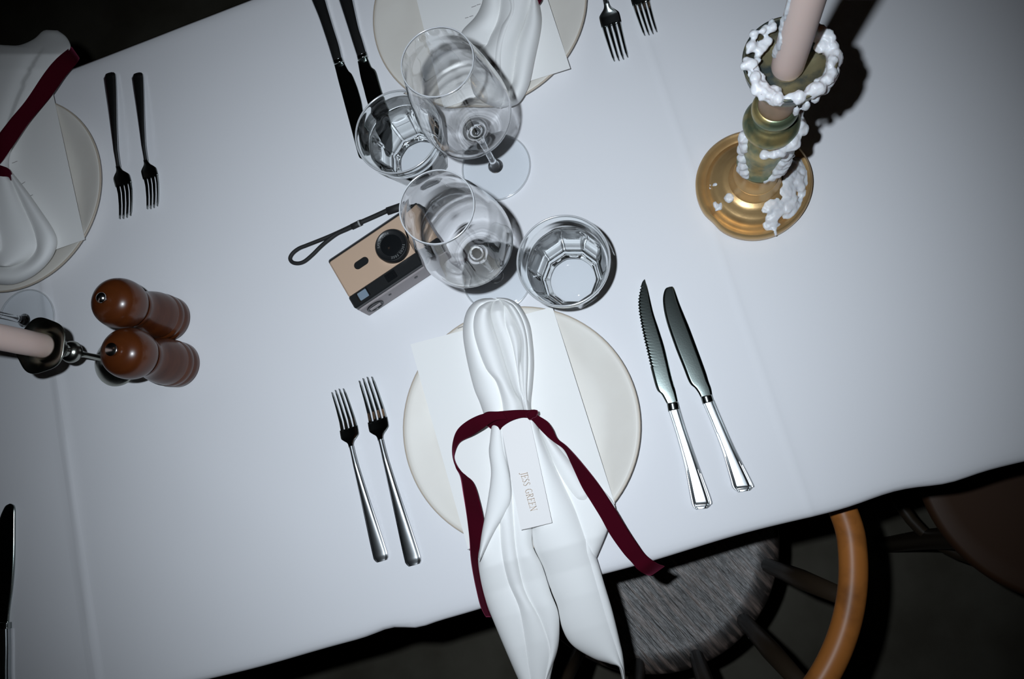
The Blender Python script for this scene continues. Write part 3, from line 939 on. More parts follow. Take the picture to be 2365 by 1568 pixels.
make_knife([(1488, 645), (1482, 655), (1475, 686), (1475, 716), (1484, 768), (1496, 820), (1503, 850), (1516, 897), (1528, 911), (1541, 934)],
           [(1489, 645), (1491, 652), (1496, 668), (1508, 720), (1521, 760), (1533, 798), (1543, 838), (1551, 872), (1559, 900), (1565, 927)],
           [(1540, 931), (1543, 950)], [(1566, 928), (1570, 944)],
           [(1543, 947), (1554, 980), (1566, 1020), (1582, 1082), (1595, 1153), (1600, 1170), (1607, 1176)], [(1570, 943), (1578, 970), (1588, 1001), (1614, 1075), (1643, 1153), (1641, 1166), (1634, 1173)],
           'serrated steak knife with pointed blade, nearer the right side of the front plate', serr=26)
make_knife([(1547, 662), (1536, 668), (1531, 694), (1538, 738), (1558, 798), (1577, 846), (1592, 883), (1605, 896), (1614, 909), (1619, 920)],
           [(1549, 662), (1556, 665), (1569, 701), (1580, 728), (1592, 757), (1610, 805), (1629, 857), (1636, 880), (1642, 897), (1645, 914)],
           [(1618, 916), (1623, 933)], [(1644, 911), (1649, 926)],
           [(1623, 930), (1635, 957), (1647, 986), (1669, 1045), (1686, 1105), (1692, 1126), (1704, 1136)], [(1649, 923), (1658, 945), (1669, 971), (1699, 1038), (1739, 1116), (1739, 1124), (1732, 1132)],
           'round-tipped table knife farther right of the front plate')
make_knife([(834, 366), (829, 362), (822, 339), (812, 301), (797, 245), (782, 189), (776, 165), (771, 146)],
           [(836, 366), (842, 352), (841, 300), (836, 245), (828, 212), (820, 189), (812, 171), (805, 164), (797, 150), (791, 138)],
           [(771, 148), (768, 140)], [(792, 140), (789, 132)],
           [(769, 142), (754, 94), (736, 41), (719, 0), (700, -50), (686, -92), (690, -98)], [(790, 134), (782, 100), (769, 59), (752, 0), (742, -50), (730, -100), (722, -106)],
           'dark steel knife left of the tumbler, the outer of the pair at the top')
make_knife([(897, 362), (890, 356), (881, 328), (866, 290), (848, 235), (840, 205), (833, 179), (826, 142)],
           [(899, 362), (905, 345), (904, 300), (893, 245), (881, 209), (874, 185), (867, 163), (858, 155), (852, 142), (845, 125)],
           [(826, 138), (824, 130)], [(847, 127), (845, 119)],
           [(825, 133), (813, 96), (802, 61), (782, 0), (765, -50), (752, -92), (756, -98)], [(846, 121), (837, 90), (828, 61), (815, 0), (806, -50), (796, -100), (788, -105)],
           'dark steel knife seen through the tumbler, the inner of the pair at the top')
make_knife([(22, 1163), (10, 1172), (-4, 1210), (-10, 1270), (-12, 1330), (-10, 1390), (-6, 1415), (-5, 1440)],
           [(24, 1163), (32, 1170), (33, 1200), (32, 1290), (28, 1350), (22, 1395), (19, 1420), (18, 1440)],
           [(-7, 1438), (-8, 1452)], [(19, 1438), (19, 1452)],
           [(-8, 1450), (-9, 1500), (-12, 1560), (-18, 1650), (-20, 1690), (-12, 1700)], [(19, 1450), (20, 1500), (20, 1560), (24, 1650), (26, 1690), (16, 1700)],
           'dark steel knife at the lower left corner, cut by the edge of the photo')


# ------------------------------------------------------------------ glassware
def torus(R, z, rr, rz, seg=112, n=10):
    return lathe([(R + rr * math.cos(2 * PI * k / n), z + rz * math.sin(2 * PI * k / n)) for k in range(n + 1)], seg)


def wine_glass(cx, cy, label, h=22.95):
    t = thing('wine_glass', label, 'wine glass', (cx, cy, .06), group='tall clear wine glasses')
    outer = smooth_prof([(.46, 9.0), (.62, 9.35), (1.05, 9.75), (2.2, 10.25), (3.35, 11.3), (4.02, 12.6), (4.22, 14.1), (4.14, 15.8), (3.88, 17.7), (3.6, 19.7), (3.25, 21.4), (2.98, h)], 64)
    inner = smooth_prof([(.001, 9.98), (.8, 10.02), (2.1, 10.42), (3.24, 11.42), (3.92, 12.66), (4.13, 14.1), (4.055, 15.78), (3.80, 17.67), (3.52, 19.67), (3.18, 21.38), (2.91, h - .02)], 60)
    prof = outer + [(2.97, h + .03), (2.94, h + .045), (2.91, h + .03)] + inner[::-1]
    obj('bowl', lathe(prof, 112), M_WINE, t, local=True)
    st = [(.001, .40), (.7, .42)] + smooth_prof([(.78, .44), (.6, .62), (.44, 1.0), (.36, 1.7), (.33, 3.5), (.33, 6.0), (.36, 8.0), (.46, 9.0)], 44)
    obj('stem', lathe(st, 56), M_WINE, t, local=True)
    R = 3.67
    ft = [(.001, .2), (1.5, .19), (2.8, .15), (R - .35, .1), (R - .16, .02), (R - .06, .0), (R - .01, .06), (R, .13), (R - .04, .21), (R - .14, .25)] + smooth_prof([(R - .2, .26), (2.6, .31), (1.7, .36), (1.1, .40)], 10) + [(.001, .39)]
    obj('foot', lathe(ft, 112), M_FOOT, t, local=True)
    obj('foot_edge', torus(R - .03, .12, .085, .12), M_RING, t, local=True)  # added white ring, painted as the glint on the edge
    obj('rim', torus(2.94, h + .03, .055, .05), M_RING, t, local=True)
    return t


wine_glass(-7.6, 35.59, 'tall empty wine glass standing nearest the top plate, over the inner knife tumbler')
wine_glass(-10.7, 24.09, 'tall empty wine glass leaning over the compact camera, its foot behind the front napkin')
wine_glass(-64.65, 36.49, 'wine glass at the left edge, only its foot seen behind the silver candlestick')
wine_glass(49.6, 37.6, 'wine glass at the upper right corner of the photo, only the foot edge seen')


def tumbler(cx, cy, rot, label, nf=10):
    t = thing('tumbler', label, 'glass', (cx, cy, .06), rot, group='faceted water tumblers')
    H = 8.3

    def fac(a, r, z, ins=0):
        # flat panels on the lower body fade into a round lip
        k = max(0.0, min(1.0, (6.0 - z) / 1.2)) * max(0.0, min(1.0, z / .3))
        b = (a * nf / (2 * PI)) % 1.0 - .5
        flat = math.cos(PI / nf) / math.cos(b * 2 * PI / nf)
        return r * (1 + k * (flat * 1.035 - 1))

    outer = smooth_prof([(2.75, 0.0), (2.95, .25), (3.1, 1.2), (3.35, 2.8), (3.62, 4.4), (3.82, 5.6), (4.02, 6.2), (4.2, 6.9), (4.32, 7.7), (4.36, H - .05)], 44)
    inner = smooth_prof([(4.19, H - .02), (4.12, 7.4), (3.87, 6.2), (3.62, 5.2), (3.33, 3.8), (3.06, 2.4), (2.80, 1.25), (2.45, .86), (2.3, .80)], 44) + [(2.3, .12)]
    Vs, Fs = lathe([(2.3, .12), (2.5, 0)] + outer + [(4.34, H + .03), (4.27, H + .06), (4.20, H + .03)] + inner, 120, facets=fac)
    obj('wall', (Vs, Fs), M_TUMB, t, local=True)
    obj('base', lathe([(.001, .2), (1.4, .18), (2.27, .14), (2.28, .2), (2.28, .72), (2.25, .78), (1.4, .72), (.001, .70)], 64), M_FOOT, t, local=True)
    obj('rim', torus(4.27, H + .03, .085, .06), M_RING, t, local=True)  # white ring laid over the lip as its painted glint
    return t


tumbler(-3.32, 21.18, .3, 'faceted clear tumbler between the front plate and the steak knife')
tumbler(-15.2, 38.9, .1, 'faceted clear tumbler overlapping the dark knives at the top')


# ------------------------------------------------------------------ brass candlestick and candle
def wax_parts(parent, spots, seed, m=None, voxel=.11, name='wax_drip'):
    """lumps run together into frozen wax; every separate lump becomes a part of its own"""
    import bmesh
    rnd = random.Random(seed)
    V, F = [], []
    for (dx, dy, dz, rx, ry, rz) in spots:
        bm = bmesh.new()
        bmesh.ops.create_icosphere(bm, subdivisions=3, radius=1.0)
        n = len(V)
        sx = rnd.random() * 50
        for v in bm.verts:
            k = 1 + .30 * noise3(v.co.x * 1.4 + sx, v.co.y * 1.4, v.co.z * 1.4) + .22 * noise3(v.co.x * 3.5 + sx, v.co.y * 3.5, v.co.z * 3.5)
            V.append((dx + v.co.x * rx * k, dy + v.co.y * ry * k, dz + v.co.z * rz * k))
        for f in bm.faces: F.append(tuple(n + v.index for v in f.verts))
        bm.free()
    me = bpy.data.meshes.new('wax_tmp'); me.from_pydata(V, [], F)
    o = bpy.data.objects.new('wax_tmp', me); COL.objects.link(o)
    r = o.modifiers.new('r', 'REMESH'); r.mode = 'VOXEL'; r.voxel_size = voxel
    sm = o.modifiers.new('s', 'SMOOTH'); sm.factor = .5; sm.iterations = 3
    dg = bpy.context.evaluated_depsgraph_get()
    me2 = bpy.data.meshes.new_from_object(o.evaluated_get(dg))
    bpy.data.objects.remove(o); bpy.data.meshes.remove(me)
    n = len(me2.vertices)
    co = np.zeros(n * 3); me2.vertices.foreach_get('co', co); co = co.reshape(-1, 3)
    for i in range(n):
        q = co[i]
        k = .06 * noise3(q[0] * 2.4 + seed, q[1] * 2.4, q[2] * 2.4) + .03 * noise3(q[0] * 7, q[1] * 7, q[2] * 7)
        nn = me2.vertices[i].normal
        co[i] = q + np.array([nn.x, nn.y, nn.z]) * k
    par = list(range(n))
    def find(i):
        while par[i] != i: par[i] = par[par[i]]; i = par[i]
        return i
    polys = [tuple(p.vertices) for p in me2.polygons]
    for p in polys:
        a = find(p[0])
        for v in p[1:]: par[find(v)] = a
    grp = {}
    for p in polys: grp.setdefault(find(p[0]), []).append(p)
    for g in grp.values():
        ids = sorted({v for p in g for v in p}); mp = {v: i for i, v in enumerate(ids)}
        if len(ids) < 12: continue
        obj(name, (co[ids], [tuple(mp[v] for v in p) for p in g]), m or M_WAX, parent, local=True)
    bpy.data.meshes.remove(me2)


BX, BY = 16.36, 24.75
cs = thing('candlestick', 'brass candlestick caked with white wax standing right of the glasses', 'candlestick', (BX, BY, .04), group='candlesticks')
RS = .862
base = [(.001, 0), (6.2, 0), (6.42, .25), (6.45, .9), (6.40, 1.25), (6.15, 1.42), (5.85, 1.36), (5.6, 1.12), (5.3, 1.05), (5.05, 1.25), (4.9, 1.55), (4.4, 1.85), (3.9, 2.0), (3.7, 2.25), (3.3, 2.35), (2.9, 2.5), (2.75, 2.9), (2.55, 3.3), (2.45, 3.7), (.001, 3.7)]
base = [(r * RS, z) for r, z in base]
obj('base', lathe(base, 96, facets=lambda a, r, z: r * (1 + .008 * math.sin(3 * a + 1) - (.03 * math.exp(-((a - 3.6) / .16) ** 2) if r > 5.2 else 0))), M_BRASS, cs, local=True, flat_angle=45)
foot = [(.001, 3.6), (2.45, 3.6), (2.25, 4.0), (2.05, 4.5), (2.0, 5.2), (2.12, 5.9), (2.15, 6.1), (1.9, 6.3), (.001, 6.3)]
obj('foot_ring', lathe([(r * RS, z) for r, z in foot], 64), M_BRASS, cs, local=True, flat_angle=50)
body = smooth_prof([(1.75, 6.2), (2.1, 6.7), (2.25, 7.1), (2.05, 7.6), (1.95, 8.4), (2.0, 9.8), (2.05, 11.2), (1.95, 12.6), (1.7, 13.6), (1.5, 14.1)], 34)
obj('shaft', lathe([(.001, 6.2)] + [(r * .92, z) for r, z in body] + [(.001, 14.1)], 64), M_BRASSG, cs, local=True)
rings = smooth_prof([(1.5, 14.0), (1.9, 14.4), (2.35, 14.9), (2.42, 15.4), (2.1, 15.9), (1.7, 16.2), (1.6, 16.6), (1.85, 16.9), (1.95, 17.3), (1.8, 17.7), (1.5, 17.9)], 40)
obj('knop', lathe([(.001, 14.0)] + [(r * .93, z + (z - 14) * .25) for r, z in rings] + [(.001, 18.8)], 64), M_BRASSG, cs, local=True)
neck = smooth_prof([(1.4, 18.7), (1.36, 19.6), (1.4, 20.8), (1.48, 22.0), (1.6, 22.8), (1.8, 23.3)], 16)
obj('neck', lathe([(.001, 18.7)] + neck + [(.001, 23.3)], 64), M_COPPER, cs, local=True)
cup = smooth_prof([(1.8, 21.1), (2.3, 21.4), (2.9, 21.9), (3.25, 22.7), (3.4, 23.5), (3.5, 23.8)], 18) + [(3.52, 23.95), (3.35, 24.0)] + smooth_prof([(3.3, 23.8), (3.0, 23.0), (2.4, 22.5), (1.7, 22.3), (1.2, 22.3)], 14) + [(.001, 22.3)]
obj('cup', lathe([(.001, 23.2)] + [(r * .90, z + 2.15) for r, z in cup], 72), M_CUP, cs, local=True)


def ring_spots(n, a0, a1, r, z, sz, seed):
    rd = random.Random(seed); out = []
    for i in range(n):
        a = a0 + (a1 - a0) * i / max(1, n - 1) + rd.uniform(-.1, .1)
        k = rd.uniform(.7, 1.25)
        rr = r + rd.uniform(-.2, .2)
        out.append((rr * math.cos(a), rr * math.sin(a), z + rd.uniform(-.3, .3), sz * k, sz * k, sz * k * rd.uniform(.7, 1.2)))
    return out


R_ = math.radians
CU = lambda P: [(x * .88, y * .88, z + 2.15, a_ * .8, b_ * .8, c_ * .85) for x, y, z, a_, b_, c_ in P]
SC = lambda P, k: [(x * k, y * k, z, a_, b_, c_) for x, y, z, a_, b_, c_ in P]
cup_w = ring_spots(26, R_(-150), R_(60), 3.3, 23.85, .5, 1) + ring_spots(16, R_(-60), R_(45), 3.35, 23.2, .6, 2) + ring_spots(9, R_(100), R_(220), 3.0, 23.9, .42, 3) + ring_spots(12, R_(120), R_(235), 2.5, 23.5, .42, 8) + ring_spots(14, R_(95), R_(240), 3.25, 23.9, .34, 11) + \
    [(1.2, -3.2, 22.6, .35, .35, .7), (.4, -3.45, 22.4, .32, .32, .75), (-.3, -3.4, 21.9, .28, .28, .9), (2.8, 1.2, 24.0, .6, .6, .5), (2.6, .2, 23.7, .6, .6, .5)]
wax_parts(cs, CU(cup_w), 5)
kn_w = ring_spots(8, R_(-70), R_(15), 2.3, 14.7, .62, 4) + ring_spots(3, R_(-120), R_(-80), 2.25, 14.0, .4, 6) + [(2.2, .4, 16.2, .4, .4, .6), (2.3, .6, 15.4, .45, .45, .5)]
wax_parts(cs, SC(kn_w, .93), 9)
bd_w = [(1.9 * math.cos(R_(a)) * 1.05, 1.9 * math.sin(R_(a)) * 1.05, z, s, s, s * 1.2) for a, z, s in
        [(-35, 11.8, .7), (-22, 12.4, .6), (-40, 10.8, .75), (-48, 9.6, .8), (-30, 9.9, .8), (-18, 11, .7), (-55, 8.5, .75), (-38, 8.4, .85), (-20, 8.9, .8), (-60, 7.5, .6), (-75, 7.2, .45), (-42, 7.3, .7), (-8, 10.0, .7), (-5, 8.2, .7),
         (-95, 7.0, .3), (165, 12.8, .6), (180, 12.0, .55), (172, 10.8, .5), (185, 9.9, .5), (195, 8.8, .5), (200, 7.9, .55), (190, 7.4, .5), (210, 7.3, .4)]]
wax_parts(cs, SC(bd_w, .93), 12)
bs_w = []
rd = random.Random(4)
for k in range(150):
    a = R_(rd.uniform(-92, 12)); r = rd.uniform(3.1, 5.5)
    s = rd.uniform(.3, .6)
    z = float(np.interp(r, [2.9, 3.9, 4.9, 5.3, 5.7], [2.45, 2.05, 1.6, 1.2, 1.25]))
    bs_w.append((r * math.cos(a), r * math.sin(a), z, s, s, s * .34))
for k in range(16):
    a = R_(rd.uniform(165, 205)); r = rd.uniform(3.4, 5.4); s = rd.uniform(.12, .3)
    bs_w.append((r * math.cos(a), r * math.sin(a), 1.7, s, s, s * .8))
bs_w += [(-3.3, -1.2, 2.4, .5, .45, .35), (.4, -5.4, 1.3, .3, .8, .25), (.35, -6.15, 1.3, .16, .5, .18)]
wax_parts(cs, SC(bs_w, RS), 3)
cd = thing('candle', 'tall blush pink candle in the brass candlestick', 'candle', (BX, BY, 24.6), group='blush taper candles')
obj('taper', lathe([(.001, 0), (1.02, 0), (1.12, .5), (1.14, 3), (1.13, 10), (1.10, 18), (.9, 18.6), (.5, 18.8), (.001, 18.7)], 48), M_CANDLE, cd, local=True)
obj('wick', tube([(0, 0, 18.6), (.03, .02, 19.0), (.12, .05, 19.4)], .07, 8), M_CORD, cd, local=True)
wax_parts(cd, [(-1.1, .15, 3.0, .22, .3, .9), (-1.12, -.1, 4.5, .18, .25, 1.1), (-1.1, .2, 6.3, .2, .25, 1.2), (-1.12, 0, 8.5, .16, .22, 1.5)], 2)

# ------------------------------------------------------------------ silver candlestick at the left
SX, SY = at(268, 834, .5)[:2]
ss = thing('candlestick', 'slim tarnished silver candlestick at the left behind the pepper mills', 'candlestick', (SX, SY, .06), group='candlesticks')
obj('base', lathe([(.001, 0)] + smooth_prof([(2.7, 0), (2.78, .25), (2.6, .55), (2.2, 1.0), (1.6, 1.5), (.9, 1.9), (.5, 2.2)], 24) + [(.001, 2.3)], 64), M_SILV, ss, local=True)
obj('stem', lathe([(.001, 2.1)] + smooth_prof([(.5, 2.1), (.36, 2.8), (.3, 4.2), (.3, 5.6), (.42, 6.3), (.6, 6.7)], 24) + [(.001, 6.8)], 40), M_SILV, ss, local=True)
obj('knop', lathe([(.001, 6.6)] + smooth_prof([(.5, 6.6), (.95, 7.0), (1.15, 7.5), (.95, 8.0), (.6, 8.3), (.55, 8.8)], 20) + [(.001, 8.8)], 48), M_SILV, ss, local=True)
pet = lambda a, r, z: r * (1 + (.04 * math.sin(5 * a) if r > 1.6 else 0))
obj('cup', lathe([(.001, 8.7)] + smooth_prof([(.55, 8.7), (.9, 9.1), (1.35, 9.8), (1.7, 10.6), (2.25, 11.3), (2.75, 11.7)], 20) + [(2.75, 11.8), (2.6, 11.85), (2.1, 11.5), (1.45, 11.2), (1.35, 10.9), (.001, 10.8)], 80, facets=pet), M_SILV, ss, local=True)
c2 = thing('candle', 'pale pink candle in the slim silver candlestick at the left edge', 'candle', (SX, SY, 11.3), group='blush taper candles')
obj('taper', lathe([(.001, 0), (1.12, 0), (1.2, .3), (1.22, 3), (1.16, 14), (1.0, 15), (.5, 15.3), (.001, 15.2)], 48), M_CANDLE, c2, local=True)
obj('wick', tube([(0, 0, 15.1), (.03, .02, 15.5), (.12, .05, 15.9)], .07, 8), M_CORD, c2, local=True)


# ------------------------------------------------------------------ mills
def mill(cx, cy, label, dome):
    t = thing('pepper_mill', label, 'mill', (cx, cy, .05), group='dark cherry wood mills')
    bp_ = [(.001, 0), (2.35, 0), (2.48, .15), (2.5, .9), (2.42, 1.05), (2.42, 1.15), (2.52, 1.3), (2.52, 1.9), (2.42, 2.05), (2.4, 2.15), (2.48, 2.3)] + smooth_prof([(2.48, 2.4), (2.45, 3.2), (2.25, 4.3), (2.02, 5.2), (1.95, 5.9), (2.05, 6.4), (2.1, 6.6)], 20) + [(2.05, 6.75), (.001, 6.75)]
    obj('body', lathe(bp_, 72), M_MILL, t, local=True, flat_angle=60)
    hp = [(.001, 6.8), (1.95, 6.8), (2.0, 6.95)] + smooth_prof([(2.05, 7.0), (2.4, 7.5), (2.56, 8.3), (2.52, 9.2), (2.2, 10.1), (1.5, 10.7), (.7, 10.95)], 30) + [(.001, 11.0)]
    obj('head', lathe(hp, 72), M_MILL, t, local=True)
    if dome: kp = [(.001, 10.95)] + smooth_prof([(.32, 10.95), (.3, 11.15), (.5, 11.35), (.52, 11.6), (.3, 11.8)], 14) + [(.001, 11.85)]
    else: kp = [(.001, 10.95), (.3, 10.95), (.3, 11.2), (.62, 11.25), (.64, 11.5), (.55, 11.56), (.001, 11.56)]
    obj('knob', lathe(kp, 36), M_CHROME, t, local=True, flat_angle=45)
    return t


mill(-47.2, 31.1, 'dark cherry wood mill, the upper of the pair, with small round chrome knob', True)
mill(-47.15, 25.75, 'dark cherry wood mill in front of the silver candlestick, with flat chrome knob', False)

# ------------------------------------------------------------------ compact film camera lying on its back
CT = 3.6     # front face height over the cloth
O_ = at(820, 713, CT)              # lower left corner of the front face
ux = at(973, 611, CT) - O_; ux[2] = 0; ux /= np.linalg.norm(ux)
uy = np.array([-ux[1], ux[0], 0])
A_ = at(757, 600, CT)
HW = float(np.dot(A_ - O_, uy)); LW = float(np.linalg.norm(at(983, 480, CT) - at(765, 589, CT)))
th_c = math.atan2(ux[1], ux[0])
kc = thing('compact_camera', 'tan and black compact film camera lying on its back under the wine glass', 'camera', (O_[0], O_[1], .05), th_c)


def rrect(x0, x1, y0, y1, r, n=6):
    P = []
    for cx_, cy_, a in ((x1 - r, y1 - r, 0), (x0 + r, y1 - r, PI / 2), (x0 + r, y0 + r, PI), (x1 - r, y0 + r, 1.5 * PI)):
        for k in range(n + 1):
            b = a + PI / 2 * k / n
            P.append((cx_ + r * math.cos(b), cy_ + r * math.sin(b)))
    return P


STR = 1.42
obj('back_shell', prism(rrect(0, LW, 0, HW, .5), 0, CT - .45, .12), M_CGREY, kc, local=True, smooth=False)
obj('rear_trim', prism(rrect(.0, LW, HW - .6, HW + .06, .28), .3, CT - .12, .2), M_BLACK, kc, local=True, smooth=False)
obj('front_panel', prism(rrect(.03, LW - .03, STR - .1, HW - .24, .30), CT - .6, CT, .16), M_TAN, kc, local=True, smooth=False)
obj('black_band', prism(rrect(-.02, LW + .02, -.03, STR + .06, .25), CT - .75, CT + .05, .14), M_BLACK, kc, local=True, smooth=False)
obj('top_cover', prism(rrect(.1, LW - .1, -.18, .3, .15), .15, CT - .7, .1), M_CGREY, kc, local=True, smooth=False)


def disc(name, x, y, prof, m, parent, seg=48, flat_angle=40):
    return obj(name, lathe(prof, seg, (x, y, 0)), m, parent, local=True, flat_angle=flat_angle)


LP = at(903, 566, CT + .9)
rel = LP - O_
lx, ly = float(np.dot(rel, ux)), float(np.dot(rel, uy))
lens = disc('lens_ring', lx, ly, [(.001, CT - .1), (1.72, CT - .1), (1.75, CT + .7), (1.66, CT + .85), (1.6, CT + .86), (1.45, CT + .76), (1.1, CT + .74), (.001, CT + .74)], M_BLACK, kc)
obj('lens_cover', lathe([(.001, CT + .72), (1.05, CT + .72), (1.12, CT + .80), (1.0, CT + .84), (.001, CT + .86)], 48, (lx, ly, 0)), M_BLACKG, lens, local=True, flat_angle=40)


def arc_text(text, cx_, cy_, r, a0, da, hgt, z, parent, rot, wdt=.16):
    """small pale letters set on a ring (thing's own coordinates)"""
    for i, ch in enumerate(text):
        if ch == ' ': continue
        a = a0 + da * i
        p = np.array([cx_ + r * math.cos(a), cy_ + r * math.sin(a)])
        outv = np.array([math.cos(a), math.sin(a)]); tan = np.array([math.sin(a), -math.cos(a)])
        base_px = to_px(0 * O_ + np.r_[0, 0, 0] + np.array([O_[0] + ux[0] * p[0] + uy[0] * p[1], O_[1] + ux[1] * p[0] + uy[1] * p[1], z]))
        def W(v):
            q = p + v
            return to_px(np.array([O_[0] + ux[0] * q[0] + uy[0] * q[1], O_[1] + ux[1] * q[0] + uy[1] * q[1], z]))
        a_px, b_px = W(-tan * wdt / 2), W(tan * wdt / 2)
        u_px = np.array(W(outv * hgt)) - np.array(base_px)
        letters(ch, a_px, b_px, u_px, z, 1, parent, M_PRINT, 'printed_letter')


ang0 = -th_c
arc_text('FOCUS', lx, ly, 1.20, R_(-18) + ang0, -R_(9.5), .24, CT + .88, lens, 0)
arc_text('FREE', lx, ly, 1.20, R_(-72) + ang0, -R_(9.5), .24, CT + .88, lens, 0)
arc_text('22MM', lx, ly, 1.20, R_(120) + ang0, -R_(9.5), .24, CT + .88, lens, 0)
arc_text('F/9.5', lx, ly, 1.20, R_(172) + ang0, -R_(8), .24, CT + .88, lens, 0)
# shutter window (black stadium), viewfinder, band lens, logo
sr = at(835, 608, CT) - O_
sx_, sy_ = float(np.dot(sr, ux)), float(np.dot(sr, uy))
obj('grip_button', prism(rrect(sx_ - .83, sx_ + .83, sy_ - .42, sy_ + .42, .41, 8), CT - .05, CT + .10, .05), M_BLACK, kc, local=True, smooth=False)
fw = obj('flash_window', prism(rrect(.95, 2.0, .30, 1.18, .1), CT + .02, CT + .10, .03), M_CWIN, kc, local=True, smooth=False)
for xa in (.80, 2.0): obj('flash_frame', prism(rrect(xa, xa + .15, .22, 1.26, .05), CT + .02, CT + .14), M_BLACKG, fw, local=True, smooth=False)
obj('viewfinder', prism(rrect(4.3, 5.5, .28, 1.2, .12), CT + .03, CT + .12, .04), M_BLACKG, kc, local=True, smooth=False)
obj('viewfinder_lens', prism(rrect(4.62, 5.2, .42, 1.02, .12), CT + .10, CT + .15, .03), M_BLACKG, kc, local=True, smooth=False)
lg0 = np.array([5.9, .35])
for i, ch in enumerate('H35'):
    q = lg0 + np.array([i * .62, 0])
    P = lambda v: to_px(np.array([O_[0] + ux[0] * v[0] + uy[0] * v[1], O_[1] + ux[1] * v[0] + uy[1] * v[1], CT + .06]))
    a_px = P(q); b_px = P(q + np.array([.52, 0])); u_px = np.array(P(q + np.array([0, .7]))) - np.array(a_px)
    letters(ch, a_px, b_px, u_px, CT + .065, 1, kc, M_PRINT, 'printed_letter')


def side_disc(name, x, z, r, m, parent, depth=.12, y=-.19, ring=False):
    V, F = [], []
    n = 28
    prof = [(r, 0), (r, depth), (r * .8, depth), (r * .78, depth * .4), (0.001, depth * .4)] if ring else [(r, 0), (r, depth), (.001, depth)]
    for rr, d in prof:
        for k in range(n):
            a = 2 * PI * k / n
            V.append((x + rr * math.cos(a), y - d, z + rr * math.sin(a)))
    for i in range(len(prof) - 1):
        for k in range(n):
            k2 = (k + 1) % n
            F.append((i * n + k, i * n + k2, (i + 1) * n + k2, (i + 1) * n + k))
    return obj(name, (V, F), m, parent, local=True, smooth=False)


rw = side_disc('rewind_crank', 1.55, 1.55, .95, M_BLACK, kc, .12, ring=True)
obj('crank_lever', box(.9, 2.2, -.36, -.2, 1.35, 1.75), M_CGREY, rw, local=True, smooth=False)
side_disc('screw', 3.55, 1.9, .16, M_BLACK, kc, .04)
side_disc('screw', 6.8, 1.9, .2, M_BLACK, kc, .04)

# wrist strap: loop on the cloth, two sleeves, cord back to the camera's upper corner
Zs = .28
loop = [(826, 515), (795, 530), (762, 545), (735, 556), (707, 567), (690, 574), (676, 585), (670, 597), (676, 606), (690, 608), (704, 603), (722, 588), (740, 570), (756, 556), (778, 540), (800, 530), (824, 519)]
path = [at(x, y, Zs + (.12 if 740 < x and i > 10 else 0)) for i, (x, y) in enumerate(loop)]
LPc = cr_curve(np.array(path), 120)
obj('strap_loop', tube(LPc, .215, 10), M_CORD, kc)
s2 = cr_curve(np.array([at(824, 517, .45), at(845, 508, .45), at(870, 497, .5), at(896, 485, .6)]), 24)
obj('strap_cord', tube(s2, .27, 10, .7), M_CORD, kc)
for nm, a, b, r_ in (('strap_sleeve', (812, 524), (835, 513), .34), ('strap_sleeve', (894, 488), (935, 474), .44)):
    obj(nm, tube([at(a[0], a[1], .5), at((a[0] + b[0]) / 2, (a[1] + b[1]) / 2, .52), at(b[0], b[1], .55)], r_, 12, .75), M_CORD, kc)
obj('strap_bead', tube([at(828, 516, .56), at(831.5, 514.5, .56)], .36, 12, .8), M_PRINT, kc)
s3 = cr_curve(np.array([at(932, 475, .55), at(955, 473, .8), at(975, 478, 1.4), at(982, 490, 2.2)]), 24)
obj('strap_cord', tube(s3, .14, 8), M_CORD, kc)

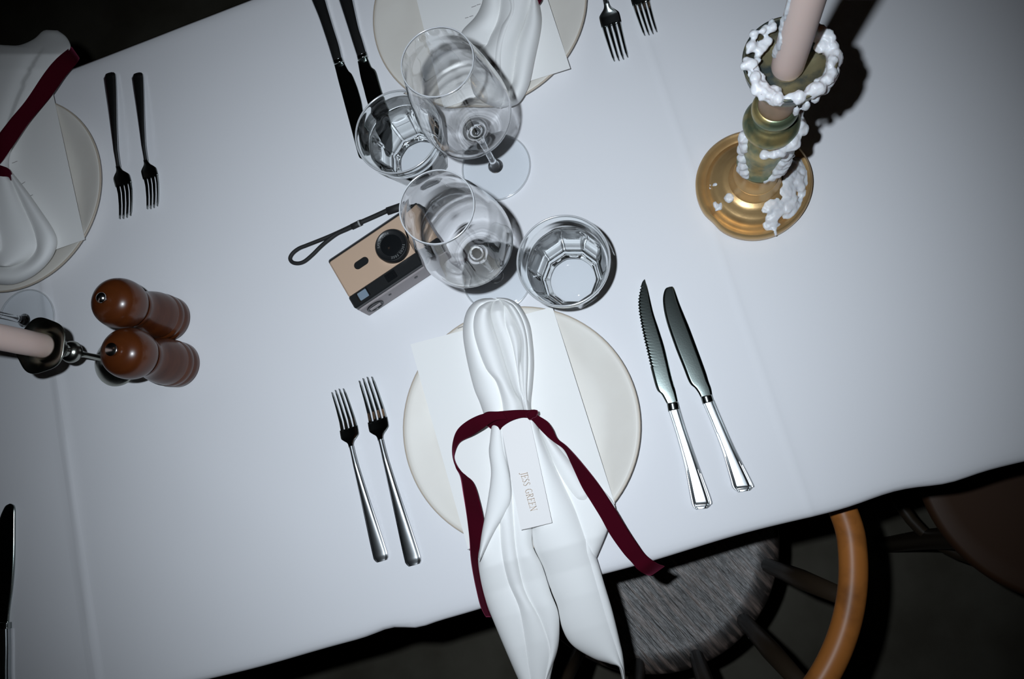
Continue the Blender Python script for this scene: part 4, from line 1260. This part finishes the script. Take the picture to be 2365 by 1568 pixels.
# ------------------------------------------------------------------ chairs
def chair(cx, cy, face, label, hoop_mat, hoop=True, seat_mat=None):
    """round-seat bentwood armchair. face: direction the sitter looks; z in cm over the table"""
    t = thing('bentwood_chair', label, 'chair', (cx, cy, -TOP), face, group='bentwood chairs at the table')
    SZ = 45.0
    sp = [(.001, SZ - 3)] + [(16.2, SZ - 3), (17.1, SZ - 2.4), (17.4, SZ - 1.2), (17.1, SZ - .3), (16.6, SZ), (14.5, SZ - .3), (9, SZ - .6), (.001, SZ - .7)]
    obj('seat', lathe(sp, 96), seat_mat or M_SEAT, t, local=True, flat_angle=50)
    for a in (45, 135, 225, 315):
        ca, sa = math.cos(R_(a)), math.sin(R_(a))
        obj('leg', tube(cr_curve([(12.5 * ca, 12.5 * sa, SZ - 3), (14.5 * ca, 14.5 * sa, 22), (18 * ca, 18 * sa, 0)], 12), np.linspace(1.7, 1.3, 12), 14), M_DARKW, t, local=True)
    rg = [(14.7 * math.cos(a), 14.7 * math.sin(a), 20) for a in np.linspace(0, 2 * PI, 49)]
    obj('foot_ring', tube(rg, .9, 10, cap=False), M_DARKW, t, local=True)
    if hoop:
        a0, a1 = R_(96), R_(266)
        RR, HZ = 21.7, 66.2
        arc = [((RR - 1.3 * max(0, (math.degrees(a) - 235) / 31)) * math.cos(a), (RR - 1.3 * max(0, (math.degrees(a) - 235) / 31)) * math.sin(a), HZ) for a in np.linspace(a0, a1, 70)]
        n_ = 90
        rr_ = np.full(n_, 1.42); rr_[:3] = (.5, 1.0, 1.3); rr_[-3:] = (1.3, 1.0, .5)
        obj('arm_hoop', tube(cr_curve(arc, n_), rr_, 18, .9), hoop_mat, t, local=True)
        for a in (109, 136, 163, 190, 217, 244):
            ca, sa = math.cos(R_(a)), math.sin(R_(a))
            obj('spindle', tube([(15.8 * ca, 15.8 * sa, SZ - 1.5), (18.8 * ca, 18.8 * sa, SZ + 9), (22.3 * ca, 22.3 * sa, HZ - 1)], [.9, 1.15, .85], 12), M_DARKW, t, local=True)
    return t


chair(-5.7, -6.5, R_(115), 'round-seat bentwood chair with orange arm hoop, pushed in at the front of the table', M_BENT)
chair(46.5, -11, R_(80), 'second round-seat chair in the dark at the lower right corner', M_BENT, hoop=False, seat_mat=M_SEAT2)
# light refracts through the glassware onto everything around it
fl.cycles.is_caustics_light = True
for o in bpy.data.objects:
    if o.type == 'MESH':
        if o.data.materials[0] in (M_WINE, M_TUMB): o.cycles.is_caustics_caster = True
        else: o.cycles.is_caustics_receiver = True
